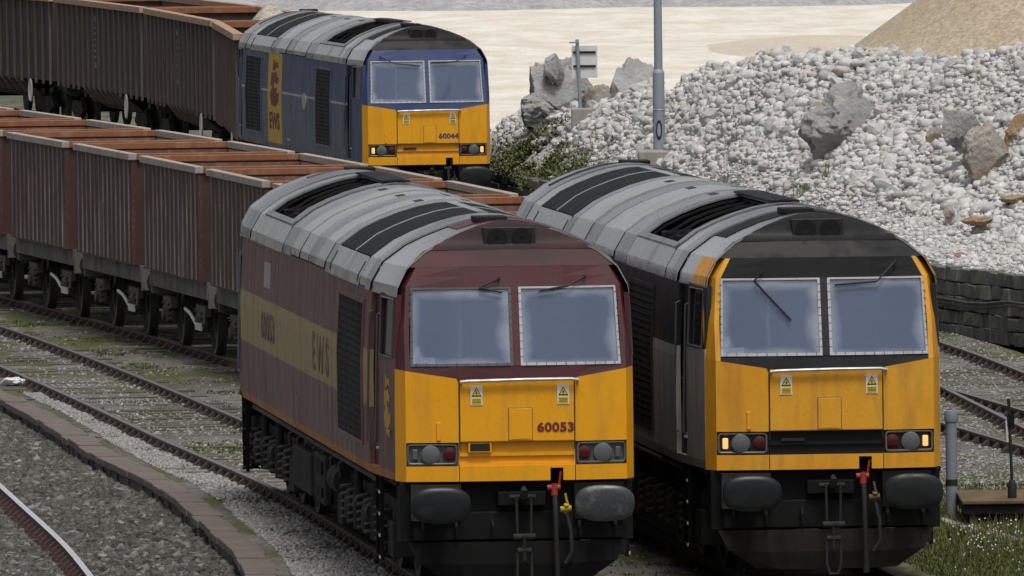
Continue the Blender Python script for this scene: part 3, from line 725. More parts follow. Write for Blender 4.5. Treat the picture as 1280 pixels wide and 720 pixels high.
p = at(726, 141, 244.5)
sg = thing('sign_post', 'pale sign board seen from behind on a grey post in a concrete tub', 'sign', (p.x, p.y, p.z - .25))
MB().tube([(0, 0, .1), (-.055, 0, 1.62)], .035, 12).build('post', 'galvanised', sg, smooth=True)
MB().box(-.16, .32, .04, .06, .90, 1.5).build('board', 'galvanised', sg)
for z in (1.12, 1.38): MB().box(-.13, .29, .015, .039, z - .02, z + .02).build('bracket', 'under_grey', sg)
MB().box(-.2, -.02, -.05, -.03, 1.55, 1.58).build('arm', 'galvanised', sg)
b = MB(); b.box(-.18, .38, -.28, .28, -.12, .34); b.build('concrete_tub', 'concrete', sg, bevel=.03)
sg.children[1].data.materials[0] = MATS['white_sign']

# grass mound right of the blue locomotive, weeds -----------------------------------
pts = []
for _ in range(5200):
    y = random.gauss(244.8, 3.0); x = xW(y) + .05 + abs(random.gauss(0, .40))
    if fbm(x, y, .8) < -.3: continue
    pts.append((x, y, zb(x, y)))
def shrub(name, pts, label, hmin, hmax, mat, cat, stem=True, lw=.02):
    root = thing(name, label, cat, pts[0]); V = []; F = []; ox, oy, oz = pts[0]
    for (x, y, z) in pts:
        h = random.uniform(hmin, hmax)
        for _ in range(6):
            t = random.random(); cx, cy, cz = x - ox + random.gauss(0, .05), y - oy + random.gauss(0, .05), z - oz + h * t
            a = random.uniform(0, 6.28); e = random.uniform(-.4, 1.2); d = Vector((math.cos(a) * math.cos(e), math.sin(a) * math.cos(e), math.sin(e))) * random.uniform(.05, .11); s_ = Vector((-d.y, d.x, 0)); s_ = s_.normalized() * lw if s_.length > 1e-5 else Vector((lw, 0, 0)); c = Vector((cx, cy, cz)); o = len(V)
            V += [tuple(c - d * .5), tuple(c + s_), tuple(c + d * .5), tuple(c - s_)]; F.append((o, o + 1, o + 2, o + 3))
    me = bpy.data.meshes.new('foliage'); me.from_pydata(V, [], F); me.materials.append(MATS[mat]); link('foliage', me, root)
    if stem:
        b = MB()
        for (x, y, z) in pts[::max(1, len(pts) // 60)]: b.tube([(x - ox, y - oy, z - oz - .05), (x - ox + .02, y - oy, z - oz + hmax * .8)], .006, 4)
        kind(b.build('stem', 'weed_leaf', root), 'stuff')
    return root
shrub('low_bush', pts, 'sprawling green and brown bush on the mound beside the blue locomotive', .03, .17, 'shrub_leaf', 'bush', True, .02)
for i, (px, py, Y, n, lab) in enumerate(((889, 228, 217.5, 22, 'yellow-green weed with a taller neighbour above the grey roof'), (918, 233, 216.5, 18, 'thin weed with yellow flowers on the gravel'), (988, 246, 213.5, 20, 'brownish straggly weed on the open gravel'), (1002, 250, 213.2, 16, 'tall straggly weed rising from the open gravel'), (1033, 233, 213.5, 8, 'little weed tuft right of the straggly weeds'))):
    p = at(px, py, Y); q = [(p.x + random.gauss(0, .06), Y + random.gauss(0, .1), zb(p.x, Y)) for _ in range(n)]
    shrub('weed', q, lab, .12, .36, 'weed_leaf', 'weed', True, .012)

# right foreground: post, lever platform, strip, grass --------------------------------
p = gnd(1190, 646, -.13)
po = thing('pipe_post', 'upright grey pipe post with cap and black band beside the platform', 'post', (p.x, p.y, -.2))
MB().cyl((0, 0, 0), (0, 0, 1.18), .064, 20).build('tube', 'pipe_grey', po, smooth=True)
MB().lathe((0, 0, 1.13), 'z', [(.072, 0), (.076, .02), (.076, .1), (.068, .125)], 20).build('cap', 'pipe_grey', po, smooth=True)
MB().cyl((0, 0, .42), (0, 0, .49), .067, 20).build('band', 'rubber', po, smooth=True)
p = gnd(1203, 658, -.13)
pl = thing('lever_platform', 'low rust-topped platform on dark legs by the pipe post', 'platform', (p.x, p.y, -.2))
b = MB(); b.box(0, 1.1, 0, 2.3, .31, .35); b.build('top_plate', 'rust_plate', pl, bevel=.008)
MB().box(.02, 1.08, .03, 2.27, .2, .308).build('frame', 'under_black', pl)
for x in (.08, .42, .95):
    for y in (.06, 2.1): MB().box(x, x + .09, y, y + .09, -.02, .202).build('leg', 'under_grey', pl)
p2 = (p.x + .57, p.y + .5, .15)
lv = thing('point_lever', 'thin dark lever rod with white handle standing on the platform', 'lever', p2)
MB().lathe((0, 0, 0), 'z', [(.05, 0), (.05, .14), (.03, .2)], 12).build('socket', 'rubber', lv, smooth=True)
MB().tube([(0, 0, .15), (-.03, 0, 1.1)], .017, 8).build('rod', 'under_grey', lv, smooth=True)
MB().tube([(-.05, -.02, .62), (-.06, -.02, .86)], .012, 8).build('handle', 'white_paint', lv, smooth=True)
MB().box(-.05, .03, -.03, .03, .8, .92).build('clamp', 'under_black', lv)
g = [gnd(px, py, -.13) for px, py in ((1180, 655), (1230, 672), (1285, 690), (1340, 706))]
b = MB()
for a, c in zip(g, g[1:]): b.add([(a.x, a.y, -.2), (a.x, a.y + 1.4, -.2), (c.x, c.y + 1.4, -.2), (c.x, c.y, -.2), (a.x, a.y, -.115), (a.x, a.y + 1.4, -.115), (c.x, c.y + 1.4, -.115), (c.x, c.y, -.115)], [(3, 2, 1, 0), (4, 5, 6, 7), (0, 1, 5, 4), (1, 2, 6, 5), (2, 3, 7, 6), (3, 0, 4, 7)])
kind(b.build('concrete_path', 'concrete'), 'structure')
strip_sheet('grass_verge', lambda y: xB(y) + 1.25, lambda y: 9.5, 124, 158, 40, 'grass_soil', lambda x, y: -.128 + .015 * fbm(x, y, 1.2) - .06 * max(0, y - 147) / 4 - (.03 if x > 5.8 + (150 - y) * .05 else 0), 12)
gp = []
for _ in range(9000):
    y = random.uniform(128, 152); x = random.uniform(xB(y) + 1.35, min(7.5, y * .041))
    if y > 140 and abs(y - gnd(1180 + (x - 4.7) * 115, 655 + (x - 4.7) * 36, -.13).y - .7) < .7: continue
    if fbm(x, y, .8) > -.45: gp.append((x, y, -.13))
blades('verge_grass', gp, .02, .085, 'grass_blade', 'rough grass growing on the verge beside the grey-nosed locomotive', 'grass')
wp = []
for _ in range(130):
    px, py = random.uniform(1188, 1285), random.gauss(668, 22)
    if py < 645: continue
    q = gnd(px, py, -.13); wp.append((q.x, q.y, -.13))
blades('verge_weeds', wp, .08, .26, 'weed_leaf', 'taller straggly weeds standing among the daisies by the platform', 'weeds', .006, .35)
dp = []
for _ in range(120):
    px, py = random.gauss(1236, 36), random.gauss(664, 20)
    if px < 1186 or py < 640: continue
    q = gnd(px, py, .0); dp.append((q.x, q.y, random.uniform(-.07, .02)))
V = []; F = []
for x, y, z in dp:
    o = len(V); r_ = random.uniform(.006, .012); k = 6
    V += [(x, y, z + .012)] + [(x + r_ * math.cos(a), y + r_ * math.sin(a) * .8, z + r_ * .5 * math.sin(a)) for a in lin(0, 6.283, k + 1)[:-1]]
    F += [(o, o + 1 + i, o + 1 + (i + 1) % k) for i in range(k)]
me = bpy.data.meshes.new('daisies'); me.from_pydata(V, [], F); me.materials.append(MATS['daisy']); o = link('daisies', me); kind(o, 'stuff'); tag(o, 'white daisies scattered in the grass under the rust-topped platform', 'flowers')
# a crumpled white bag beside the far track
p = gnd(16, 484, -.14); bg_ = boulder('plastic_bag', 'crumpled white plastic bag lying by the rail', (p.x, p.y, -.1), (.22, .3, .09), 77, 'bag_white', .7); bg_['category'] = 'bag'

# ================================================================== LOCOMOTIVES
WZ = [(2.97, 1.275), (3.06, 1.26), (3.25, 1.15), (3.41, .93), (3.50, .74), (3.58, .53), (3.64, .32), (3.67, .15), (3.68, 0.)]
def vh(z):
    if z <= 3.09: return .30
    if z <= 3.25: return .30 + .04 * (z - 3.09) / .16
    if z <= 3.41: return .34 + .11 * (z - 3.25) / .16
    return .45 + .8 * (1 - math.sqrt(max(0, 1 - ((z - 3.41) / .27) ** 2)))
PROFR = [(-w_, z) for z, w_ in WZ] + [(w_, z) for z, w_ in WZ[-2::-1]]      # left eave -> apex -> right eave
def taper(v): return 1 - .078 * max(0, 2.0 - min(v, LEN - v)) / 1.7
def rpt(t, v, off=0.):
    """roof point: t = profile index (float, 0..16), v along, off = outward"""
    i = max(0, min(15, int(t))); f = t - i; (u0, z0), (u1, z1) = PROFR[i], PROFR[i + 1]
    du, dz = u1 - u0, z1 - z0; k = math.hypot(du, dz)
    return ((u0 + du * f) * taper(v) - dz / k * off, v, z0 + dz * f + du / k * off)
def vfront(u):
    return interp(abs(u), [(0, 0), (.56, 0), (1.11, .09), (1.2, .30)])
def vrake(z): return interp(z, [(1.1, 0), (2.2, 0), (3.25, .27)])
def fpt(u, z, off=0.):
    s = 1.
    if abs(u) > .9: s = 1 - interp(z, [(2.9, 0.), (3.05, .03), (3.25, .13)]) * min(1, (abs(u) - .9) / .16)
    return (u * s, vfront(u) + vrake(z) - off, z)
def sidex(z, v):
    t = interp(min(v, LEN - v), [(.3, 1.2 / 1.31), (2.0, 1.)])
    return t * interp(z, [(1.1, 1.29), (1.2, 1.31), (2.2, 1.315), (2.97, 1.275)])

def locomotive(label, pos, P, number=None):
    lo = thing('diesel_locomotive', label, 'locomotive', (pos[0], pos[1], 0), pos[2])
    rev = lambda x, y, z: (-x, LEN - y, z)
    for end in (0, 1):
        T = rev if end else None; near = not end
        mb = lambda: MB(T)
        # --- nose, three panels across
        def fgrid(us, zf0, zf1, n=2, off=0.): return [[fpt(u, zf0(u) + (zf1(u) - zf0(u)) * i / (n - 1), off) for u in us] for i in range(n)]
        K = lambda c: (lambda u: c)
        ytop = lambda u: interp(abs(u), [(.58, 2.135), (1.2, 2.235)])
        Y_ = P['yellow']; D = (0, .05, 0)
        for s in (-1, 1):
            us = sorted([s * a for a in (.586, .8, 1.0, 1.11, 1.15, 1.2)])
            b = mb(); b.patch(fgrid(us, K(1.5), ytop, 3), D); b.build('nose_side_panel', Y_, lo)
            b = mb(); b.patch(fgrid(us, K(1.11), K(1.262), 2), D); b.build('valance', Y_, lo)
            us = sorted([s * a for a in (1.108, 1.11, 1.15, 1.2)])
            b = mb(); b.patch(fgrid(us, K(1.263), K(1.499), 2), D); b.build('nose_corner', Y_, lo)
            if near:
                b = mb(); b.tube([fpt(s * .575, 1.42, -.0), fpt(s * .575, 2.1, .004)], .006, 4); b.build('seam', 'rubber', lo)
        b = mb(); b.patch(fgrid([-.574, -.3, 0, .3, .574], K(1.503), K(2.128), 3, .014), D); npn = b.build('nose_panel', Y_, lo, bevel=.01)
        # bottom centre strip with the hose cut-out
        b = mb(); b.patch(fgrid([-.578, 0, .33], K(1.11), K(1.262)), D); b.patch(fgrid([.33, .46], K(1.235), K(1.262)), D); b.patch(fgrid([.46, .578], K(1.11), K(1.262)), D); b.build('valance', Y_, lo)
        # recess band
        b = mb(); b.box(-.6, .6, .05, .12, 1.262, 1.50); b.box(-.58, .58, .028, .05, 1.36, 1.395); b.box(-.58, .58, .02, .05, 1.262, 1.285); b.build('recess_band', P['recess'], lo)
        if near:
            # hatch, bracket, black box, seams
            b = mb(); b.box(-.085, .15, -.024, -.012, 1.515, 1.835); h_ = b.build('hatch', Y_, npn, bevel=.006)
            MB().box(-.055, .12, -.028, -.022, 1.53, 1.79).build('hatch_lid', Y_, npn)
            for (x0, x1, z0, z1) in ((-.09, .155, 1.835, 1.841), (-.09, -.085, 1.51, 1.84), (.15, .155, 1.51, 1.84)): MB().box(x0, x1, -.020, -.0125, z0, z1).build('hatch_seam', 'frame_dark', npn)
            b = MB(); b.box(-.805, -.765, .02, .06, 1.52, 1.70); b.build('lamp_bracket', Y_, lo, bevel=.004)
            if P['coupling_box']: b = MB(); b.box(-.49, -.26, -.005, .06, 1.40, 1.495); c_ = b.build('jumper_socket', Y_, lo); MB().box(-.475, -.275, -.008, -.0045, 1.412, 1.49).build('socket_lid', 'black', c_)
            else: MB().box(-.46, -.22, .01, .05, 1.40, 1.43).build('jumper_bar', 'under_grey', lo)
            # hand rail across the nose
            b = MB(); b.tube([(-.56, .0, 2.085), (-.56, -.05, 2.105), (-.50, -.06, 2.115), (.1, -.06, 2.125), (.55, -.06, 2.125), (.61, -.05, 2.115), (.61, .0, 2.095)], .017, 8); b.build('nose_handrail', 'alloy', lo, smooth=True)
            MB().patch(fgrid([-.6, 0, .6], K(2.13), K(2.15), 2, .012), D).build('nose_lip', P['sill'], lo)
            # warning flashes
            for wx in (-.407, .465):
                b = MB(); b.box(wx - .06, wx + .06, -.020, -.0145, 1.872, 2.066); ws = b.build('warning_flash', 'white_sign', npn)
                tri = lambda k, dy: [(wx + a * k, dy, 1.998 + c * k) for a, c in ((-.05, -.038), (.05, -.038), (0, .052))]
                MB().prism(tri(1., -.0235), (0, .003, 0), 'y').build('warning_border', 'black', npn)
                MB().prism(tri(.72, -.026), (0, .0025, 0), 'y').build('warning_triangle', 'sign_yellow', npn)
                MB().prism([(wx + a, -.029, 1.99 + c) for a, c in ((.004, .03), (-.012, .002), (.0, .002), (-.006, -.022), (.013, .008), (.002, .008))], (0, .003, 0), 'y').build('warning_bolt', 'black', npn)
                MB().box(wx - .05, wx + .05, -.0235, -.0205, 1.885, 1.945).build('warning_text_panel', 'sign_yellow', npn)
                for zz in (1.90, 1.915, 1.93): MB().box(wx - .042, wx + .042, -.026, -.0238, zz - .002, zz + .002).build('text_line', 'black', npn)
            if number: text_part('running_number', number, .125, P['ink'], lo, lambda x, y, z: (.2 + x, -.018 - z, 1.602 + y), .004, 1.05, .37)
        # --- light clusters
        for s in (-1, 1):
            b = mb(); f0 = vfront(.84)
            def lp(u, z, o): return (u, vfront(min(abs(u), 1.1)) + .02 - o, z)
            b.patch([[lp(u, z, -.02) for u in sorted([s * .586, s * 1.105])] for z in (1.266, 1.497)], (0, .06, 0)); lc = b.build('light_cluster', P['lampbox'], lo)
            if near:
                bz = MB(); a0, a1 = s * .61, s * 1.09; zz0, zz1 = 1.285, 1.478
                loop = []
                for (cx, cz, ang) in ((max(a0, a1) - .03, zz1 - .03, 0), (min(a0, a1) + .03, zz1 - .03, 90), (min(a0, a1) + .03, zz0 + .03, 180), (max(a0, a1) - .03, zz0 + .03, 270)):
                    for da in (0, 30, 60, 90): loop.append(lp(cx + .03 * math.cos(R(ang + da)), cz + .03 * math.sin(R(ang + da)), .005))
                bz.tube(loop, .012, 6, closed=True); bz.build('lamp_bezel', 'bezel', lo, smooth=True)
                if P['lampbox'] != 'rubber':
                    pass
                hx = s * (.87 if P['coupling_box'] else .85)
                hx = s * .865; rx_ = s * .675
                c = lp(hx, 1.38, -.004)
                MB().lathe(c, 'y', [(.095, .01), (.095, -.02), (.082, -.026)], 24).build('lamp_ring', 'bezel', lo, smooth=True)
                MB().lathe(c, 'y', [(.08, 0), (.08, -.014), (.066, -.018), (.062, -.006), (.045, -.004), (.042, -.014), (.02, -.018), (.004, -.019)], 24).build('headlight', 'lens_clear', lo, smooth=True)
                c = lp(rx_, 1.385, -.004)
                MB().lathe(c, 'y', [(.068, .01), (.068, -.012), (.05, -.019), (.02, -.022), (.004, -.023)], 22).build('tail_light', 'lens_red', lo, smooth=True)
                c = lp(s * 1.02, 1.385, 0)
                b = MB(); b.box(c[0] - .028, c[0] + .028, c[1] - .014, c[1] + .02, 1.325, 1.435); b.build('marker_light', 'lens_lit' if P['lit'] else 'lens_grey', lo, bevel=.012)
        # --- windscreen band
        WB = P['band']
        b = mb(); b.patch([[fpt(u, zf(u)) for u in (-1.06, -.8, -.58, 0, .58, .8, 1.06)] for zf in (lambda u: ytop(u) + .001, K(2.262))], D); b.build('windscreen_sill', P['sill'], lo)
        b = mb(); b.patch([[fpt(u, z) for u in (-1.06, -.5, 0, .5, 1.06)] for z in (3.045, 3.15, 3.245)], D); hd = b.build('windscreen_header', P['header'], lo)
        for s in (-1, 1):
            us = sorted([s * a for a in (1.06, 1.11, 1.15, 1.2)])
            b = mb(); b.patch([[fpt(u, z if z > 2.24 else ytop(u) + .001) for u in us] for z in (2.2, 2.6, 3.05, 3.15, 3.245)], D); b.build('cab_corner_pillar', P['pillar'], lo)
        b = mb(); b.patch([[fpt(u, z, .004) for u in (-.03, .045)] for z in (2.263, 3.044)], (0, .07, 0)); b.build('centre_pillar', P['sill'], lo)
        for k, (u0, u1) in enumerate(((-1.058, -.03), (.045, 1.058))):
            fr = 'alloy' if (P['frames'][k]) else 'frame_dark'
            th = .026
            b = mb()
            for (a0, a1, z0, z1) in ((u0, u1, 2.263, 2.263 + th), (u0, u1, 3.044 - th * .7, 3.044), (u0, u0 + th, 2.263 + th, 3.044 - th * .7), (u1 - th, u1, 2.263 + th, 3.044 - th * .7)):
                b.patch([[fpt(u, z, .012) for u in lin(a0, a1, 4)] for z in (z0, z1)], (0, .05, 0))
            wf_ = b.build('windscreen_frame', fr, lo)
            b = mb(); b.patch([[fpt(u, z, -.012) for u in lin(u0 + th * .5, u1 - th * .5, 6)] for z in lin(2.263 + th * .5, 3.044 - th * .4, 4)], (0, .006, 0)); b.build('windscreen_pane', 'glass', lo)
            if near:   # black rubber clips along the frame
                b = MB()
                for u in lin(u0 + .06, u1 - .06, 10): b.patch([[fpt(uu, zz, .015) for uu in (u - .0028, u + .0028)] for zz in (2.262, 2.299)], (0, .01, 0))
                for z in lin(2.35, 2.98, 9):
                    for uu0 in (u0, u1 - th): b.patch([[fpt(uu, zz, .015) for uu in (uu0, uu0 + th)] for zz in (z - .0028, z + .0028)], (0, .01, 0))
                kind(b.build('frame_clips', 'rubber', wf_), 'stuff')
        # --- hood and dome
        lv_ = [(3.246, 1.115, .34), (3.33, 1.03, .395), (3.41, .93, .45)]
        b = mb(); b.patch([[(w_ * q * .935, v + .03 * q * q, z) for q in lin(-1, 1, 9)] for (z, w_, v) in lv_], (0, .05, .0)); b.build('hood_visor', P['visor'], lo)
        zs_ = [3.41, 3.46, 3.50, 3.54, 3.58, 3.61, 3.64, 3.655, 3.667, 3.676]
        wz = lambda z: interp(z, WZ) * taper(vh(z))
        b = mb(); b.patch([[(wz(z) * q, vh(z) + .02 * q * q * (1 - (z - 3.41) / .27), z) for q in lin(-1, 1, 13)] for z in zs_], (0, .05, -.02)); b.build('cab_dome', P['dome'], lo, smooth=True, ang=50)
        b = mb(); b.box(-.03, .62, vh(3.41) - .035, .8, 3.405, 3.63) if False else b.box(-.27, .25, .47, .95, 3.425, 3.625); hb = b.build('horn_recess', 'black', lo)
        for x in (-.135, .115):
            b = mb(); b.lathe((x, .5, 3.525), 'y', [(.095, .02), (.105, -.03), (.10, -.035), (.02, -.03)], 20); b.build('horn', 'grille_black', hb, smooth=True)
        b = mb(); b.box(-.28, .05, 1.3, 1.75, 3.66, 3.715); b.build('roof_vent_box', 'soot', lo, bevel=.01)
        # wipers
        if near:
            for (pts_) in P['wipers']:
                w3 = [fpt(u, z, .035 if i else .05) for i, (u, z) in enumerate(pts_)]
                b = MB(); b.tube(w3[:2], .009, 6); b.tube(w3[1:], .011, 6); b.lathe((w3[0][0], w3[0][1] + .03, w3[0][2]), 'y', [(.02, 0), (.013, -.02)], 10); b.build('wiper', 'rubber', lo, smooth=True)
        # --- cab sides
        for s in (-1, 1):
            sx_ = lambda z, v: (s * sidex(z, v), v, z)
            vs_ = lambda a, c, n=3: lin(a, c, n)
            th_ = (-s * .05, 0, 0)
            b = mb(); b.patch([[sx_(z, v) for v in vs_(.30, 1.38)] for z in (1.2, 1.7, 2.33)], th_); b.build('cab_side', P['cab_low'], lo)
            b = mb(); b.patch([[sx_(z, v) for v in vs_(.30, .46)] for z in (2.33, 2.97)], th_); b.patch([[sx_(z, v) for v in vs_(1.3, 1.38)] for z in (2.33, 2.97)], th_); b.patch([[sx_(z, v) for v in vs_(.46, 1.3)] for z in (2.93, 2.97)], th_); b.build('cab_side_upper', P['cab_up'], lo)
            b = mb(); b.patch([[sx_(z, v) for v in (.46, .85, 1.3)] for z in (2.335, 2.93)], (-s * .01, 0, 0)); b.v = [(x - s * .025 * (1 if not end else -1), y, z) for x, y, z in b.v]; b.build('cab_side_window', 'side_glass', lo)
            b = mb(); b.tube([(s * (sidex(z, v) + .002), v, z) for v, z in ((.47, 2.34), (1.29, 2.34), (1.29, 2.925), (.47, 2.925))], .012, 6, closed=True); b.build('side_window_frame', 'frame_dark', lo)
            b = mb(); b.patch([[(s * (sidex(z, v) - .05), v, z) for v in (1.38, 2.0)] for z in (1.2, 2.97)], th_); b.build('cab_door', P['door'], lo)
            b = mb(); b.patch([[sx_(z, v) for v in (.30, 1.38, 2.0)] for z in (1.11, 1.2)], th_); b.build('sole_stripe', P['stripe'], lo)
            if near or True:
                for v in (1.42, 1.97):
                    b = mb(); b.tube([(s * (sidex(z, v) - .02 + o), v, z) for z, o in ((1.42, 0), (1.44, .05), (2.74, .04), (2.76, 0))], .012, 6); b.build('door_handrail', 'frame_dark', lo, smooth=True)
            b = mb(); b.box(*sorted((s * 1.22, s * 1.30)), 1.34, 1.42, 1.385, 1.41); b.build('door_step_light', 'alloy', lo)
        # --- headstock, buffers, coupling, hoses, plough
        b = mb(); b.box(-1.17, 1.17, .14, .55, .5, 1.105); b.box(-1.05, 1.05, .06, .139, .52, .80); b.build('headstock', 'under_black', lo, bevel=.01)
        for s in (-1, 1):
            b = mb(); b.box(s * .82 - .25, s * .82 + .25, .02, .14, .72, 1.08); b.cyl((s * .82, .05, .9), (s * .82, -.3, .9), .135, 18); b.cyl((s * .82, -.28, .9), (s * .82, -.5, .9), .095, 18); bu = b.build('buffer', 'under_grey' if s < 0 else 'under_black', lo, smooth=True)
            prof = []
            b = mb(); n = 28; vs = []; fs = []
            for (sc_, dy) in ((.92, -.48), (1., -.50), (1., -.53), (.96, -.545), (.7, -.56), (.35, -.567), (.05, -.57)):
                for k in range(n):
                    a = 2 * math.pi * k / n; ca, sa = math.cos(a), math.sin(a); e = 2 / 2.7
                    vs.append((s * .82 + math.copysign(abs(ca) ** e, ca) * .30 * sc_, dy, .9 + math.copysign(abs(sa) ** e, sa) * .182 * sc_))
            fs = [(i * n + k, i * n + (k + 1) % n, (i + 1) * n + (k + 1) % n, (i + 1) * n + k) for i in range(6) for k in range(n)] + [tuple(range(n))[::-1], tuple(range(6 * n, 7 * n))]
            b.add(vs, fs); b.build('buffer_head', P['buffers'][0 if s < 0 else 1], bu if False else lo, smooth=True, ang=50)
        if near:
            b = MB(); b.box(-.2, .28, .0, .15, .86, 1.0); cp_ = b.build('drawhook_plate', 'under_black', lo, bevel=.01)
            b = MB(); b.tube([(.04, .1, .93), (.04, -.12, .94), (.04, -.22, .97), (.04, -.25, 1.02), (.04, -.20, 1.05)], [.045, .045, .042, .035, .02], 10); b.cyl((-.09, -.06, .95), (.17, -.06, .95), .025, 8); b.build('drawhook', 'under_grey', lo, smooth=True)
            b = MB()
            for x in (-.035, .115): b.tube([(x, -.2, .97), (x * .9 + .005, -.21, .55)], .014, 8)
            b.cyl((-.07, -.21, .56), (.15, -.21, .56), .032, 10); b.cyl((.04, -.21, .56), (.04, -.2, .32), .024, 10); b.cyl((-.03, -.2, .42), (.11, -.2, .42), .03, 10)
            b.tube([(-.03, -.2, .40), (-.035, -.2, .16), (.0, -.2, .06), (.08, -.2, .06), (.115, -.2, .16), (.11, -.2, .40)], .016, 8); b.build('screw_coupling', 'under_grey', lo, smooth=True)
            hx = .36
            b = MB(); b.tube([(hx, -.06, 1.02), (hx + .005, -.12, .85), (hx + .01, -.13, .5), (hx + .02, -.1, .2), (hx + .02, -.1, .12)], .027, 10); ho = b.build('brake_hose', 'rubber', lo, smooth=True)
            b = MB(); b.cyl((hx, .1, 1.03), (hx, -.08, 1.03), .03, 10); b.cyl((hx - .07, -.07, 1.04), (hx + .06, -.07, 1.04), .028, 10); b.cyl((hx, -.07, 1.08), (hx, -.08, .96), .036, 10); b.cyl((hx + .05, -.04, 1.06), (hx + .07, -.04, 1.2), .012, 6); b.build('hose_cock', P['cock'], lo, smooth=True)
            b = MB(); b.cyl((hx + .02, -.1, .14), (hx + .02, -.1, .06), .035, 10); b.build('hose_end', P['hose_end'], lo, smooth=True)
            b = MB(); b.tube([(hx + .12, -.04, .80), (hx + .16, -.1, .6), (hx + .17, -.1, .4), (hx + .1, -.1, .28)], .02, 10); b.build('reservoir_hose', 'rubber', lo, smooth=True)
            b = MB(); b.cyl((hx + .06, -.06, .82), (hx + .17, -.06, .83), .03, 10); b.cyl((hx + .12, -.03, .78), (hx + .12, -.08, .87), .028, 10); b.tube([(hx + .14, -.06, .85), (hx + .12, -.06, .92), (hx + .11, -.06, .98)], .013, 6); b.build('reservoir_cock', P['cock2'], lo, smooth=True)
            for x in (-.95, -.62, -.25, .62, .98):
                b = MB(); b.cyl((x, .06, .72), (x, -.02, .62), .02, 8); b.cyl((x, -.02, .66), (x, -.02, .56), .016, 8); b.build('lamp_iron', 'under_black', lo)
        b = mb()
        b.patch([[(-1.1, .12, .5), (-.6, .02, .5), (0, -.0, .5), (.6, .02, .5), (1.1, .12, .5)], [(-1.0, .09, .3), (-.6, .01, .28), (0, -.01, .28), (.6, .01, .28), (1.0, .09, .3)], [(-.72, .10, .11), (-.5, .04, .10), (0, .02, .10), (.5, .04, .10), (.72, .10, .11)]], (0, .03, 0))
        b.build('snow_plough', P['plough'], lo)
        # steps by the cab door
        for s in (-1, 1):
            b = mb()
            for v in (1.45, 1.93): b.box(*sorted((s * 1.22, s * 1.26)), v - .02, v + .02, .25, 1.1)
            for z in (.28, .5, .72, .94): b.box(*sorted((s * 1.1, s * 1.27)), 1.45, 1.93, z, z + .02)
            st = b.build('cab_steps', 'under_black', lo)
            b = mb()
            for z in (.27, .49, .71, .93): b.box(*sorted((s * 1.262, s * 1.275)), 1.42, 1.47, z, z + .03)
            b.build('step_edge', 'white_paint', st)
        # interior behind the glass
        b = mb(); b.box(-1.18, 1.18, 2.0, 2.05, 1.2, 3.2); b.build('cab_bulkhead', 'cab_lining', lo)
        b = mb(); b.box(-1.0, 1.0, .38, .8, 1.3, 2.22); b.box(-.9, -.3, .5, .75, 2.22, 2.32); b.build('cab_desk', 'cab_desk', lo)
        b = mb(); b.box(-.75, -.3, 1.5, 1.62, 1.9, 2.62); b.box(-.75, -.3, 1.2, 1.62, 1.75, 1.9); b.box(.3, .75, 1.5, 1.62, 1.9, 2.55); b.build('cab_seats', 'cab_seat', lo, bevel=.04)
        b = mb(); b.box(-.35, .1, 1.85, 1.99, 1.8, 2.85); b.build('bulkhead_door', 'cab_blind', lo)
        b = mb(); b.box(-1.0, -.95, .24, .26, 2.36, 2.46); b.build('desk_card', 'white_sign', lo); b = mb(); b.box(-.93, -.78, .45, .6, 2.24, 2.33); b.build('desk_papers', 'white_sign', lo); b = mb(); b.box(-.5, -.46, .9, .95, 2.2, 3.0); b.build('cab_pillar', 'white_sign', lo)
    # --- body sides between the cabs
    for s in (-1, 1):
        th_ = (-s * .05, 0, 0)
        for (z0, z1, mat, nm) in P['bands']:
            zs_ = [z0] + [z for z in (1.2, 2.2) if z0 < z < z1] + [z1]
            b = MB(); b.patch([[(s * sidex(z, v), v, z) for v in lin(2.0, LEN - 2, 5)] for z in zs_], th_); b.build(nm, mat, lo)
        for (v0, v1, z0, z1) in P['grilles']:
            b = MB(); X = lambda z, o: s * (sidex(z, 5) + o)
            b.patch([[(X(z, .004), v, z) for v in (v0, v1)] for z in (z0, 2.2, z1)], (-s * .02, 0, 0)); gr = b.build('side_grille', 'grille_black', lo)
            b = MB()
            for (a0, a1, c0, c1) in ((v0 - .05, v1 + .05, z0 - .05, z0), (v0 - .05, v1 + .05, z1, z1 + .05), (v0 - .05, v0, z0, z1), (v1, v1 + .05, z0, z1)):
                b.patch([[(X(z, .02), v, z) for v in (a0, a1)] for z in ((c0, 2.2, c1) if c0 < 2.2 < c1 else (c0, c1))], (-s * .03, 0, 0))
            b.build('grille_frame', P['gframe'], lo)
            b = MB(); nn = int((z1 - z0) / .07)
            for k in range(nn):
                z = z0 + .02 + k * .07; b.patch([[(X(z, .018), v0, z), (X(z, .018), v1, z)], [(X(z + .03, .006), v0, z + .045), (X(z + .03, .006), v1, z + .045)]], (-s * .006, 0, 0))
            b.build('grille_louvres', 'grille_black', gr)
        for v in P['seams']:
            MB().patch([[(s * (sidex(z, 5) + .001), v + d, z) for d in (-.006, .006)] for z in (1.2, 2.2, 2.96)], (-s * .004, 0, 0)).build('panel_seam', 'frame_dark', lo)
        for (v0, v1, z0, z1, mat) in P['vents']:
            MB().patch([[(s * (sidex(z, 5) + .006), v, z) for v in (v0, v1)] for z in (z0, z1)], (-s * .01, 0, 0)).build('side_vent', mat, lo)
    MB().box(-1.2, 1.2, .3, LEN - .3, 1.06, 1.115).build('floor_pan', 'under_black', lo)
    # --- roof: dark base skin plus separate panels and grilles
    fx = (lambda v: v) if not P['flip'] else (lambda v: LEN - v if v < 7.7 else max(2.02, 20.5 - v))
    stations = [1.28] + lin(2, LEN - 2, 8) + [LEN - 1.28]
    b = MB()
    h0, h1 = sorted((fx(13.95), fx(16.9)))
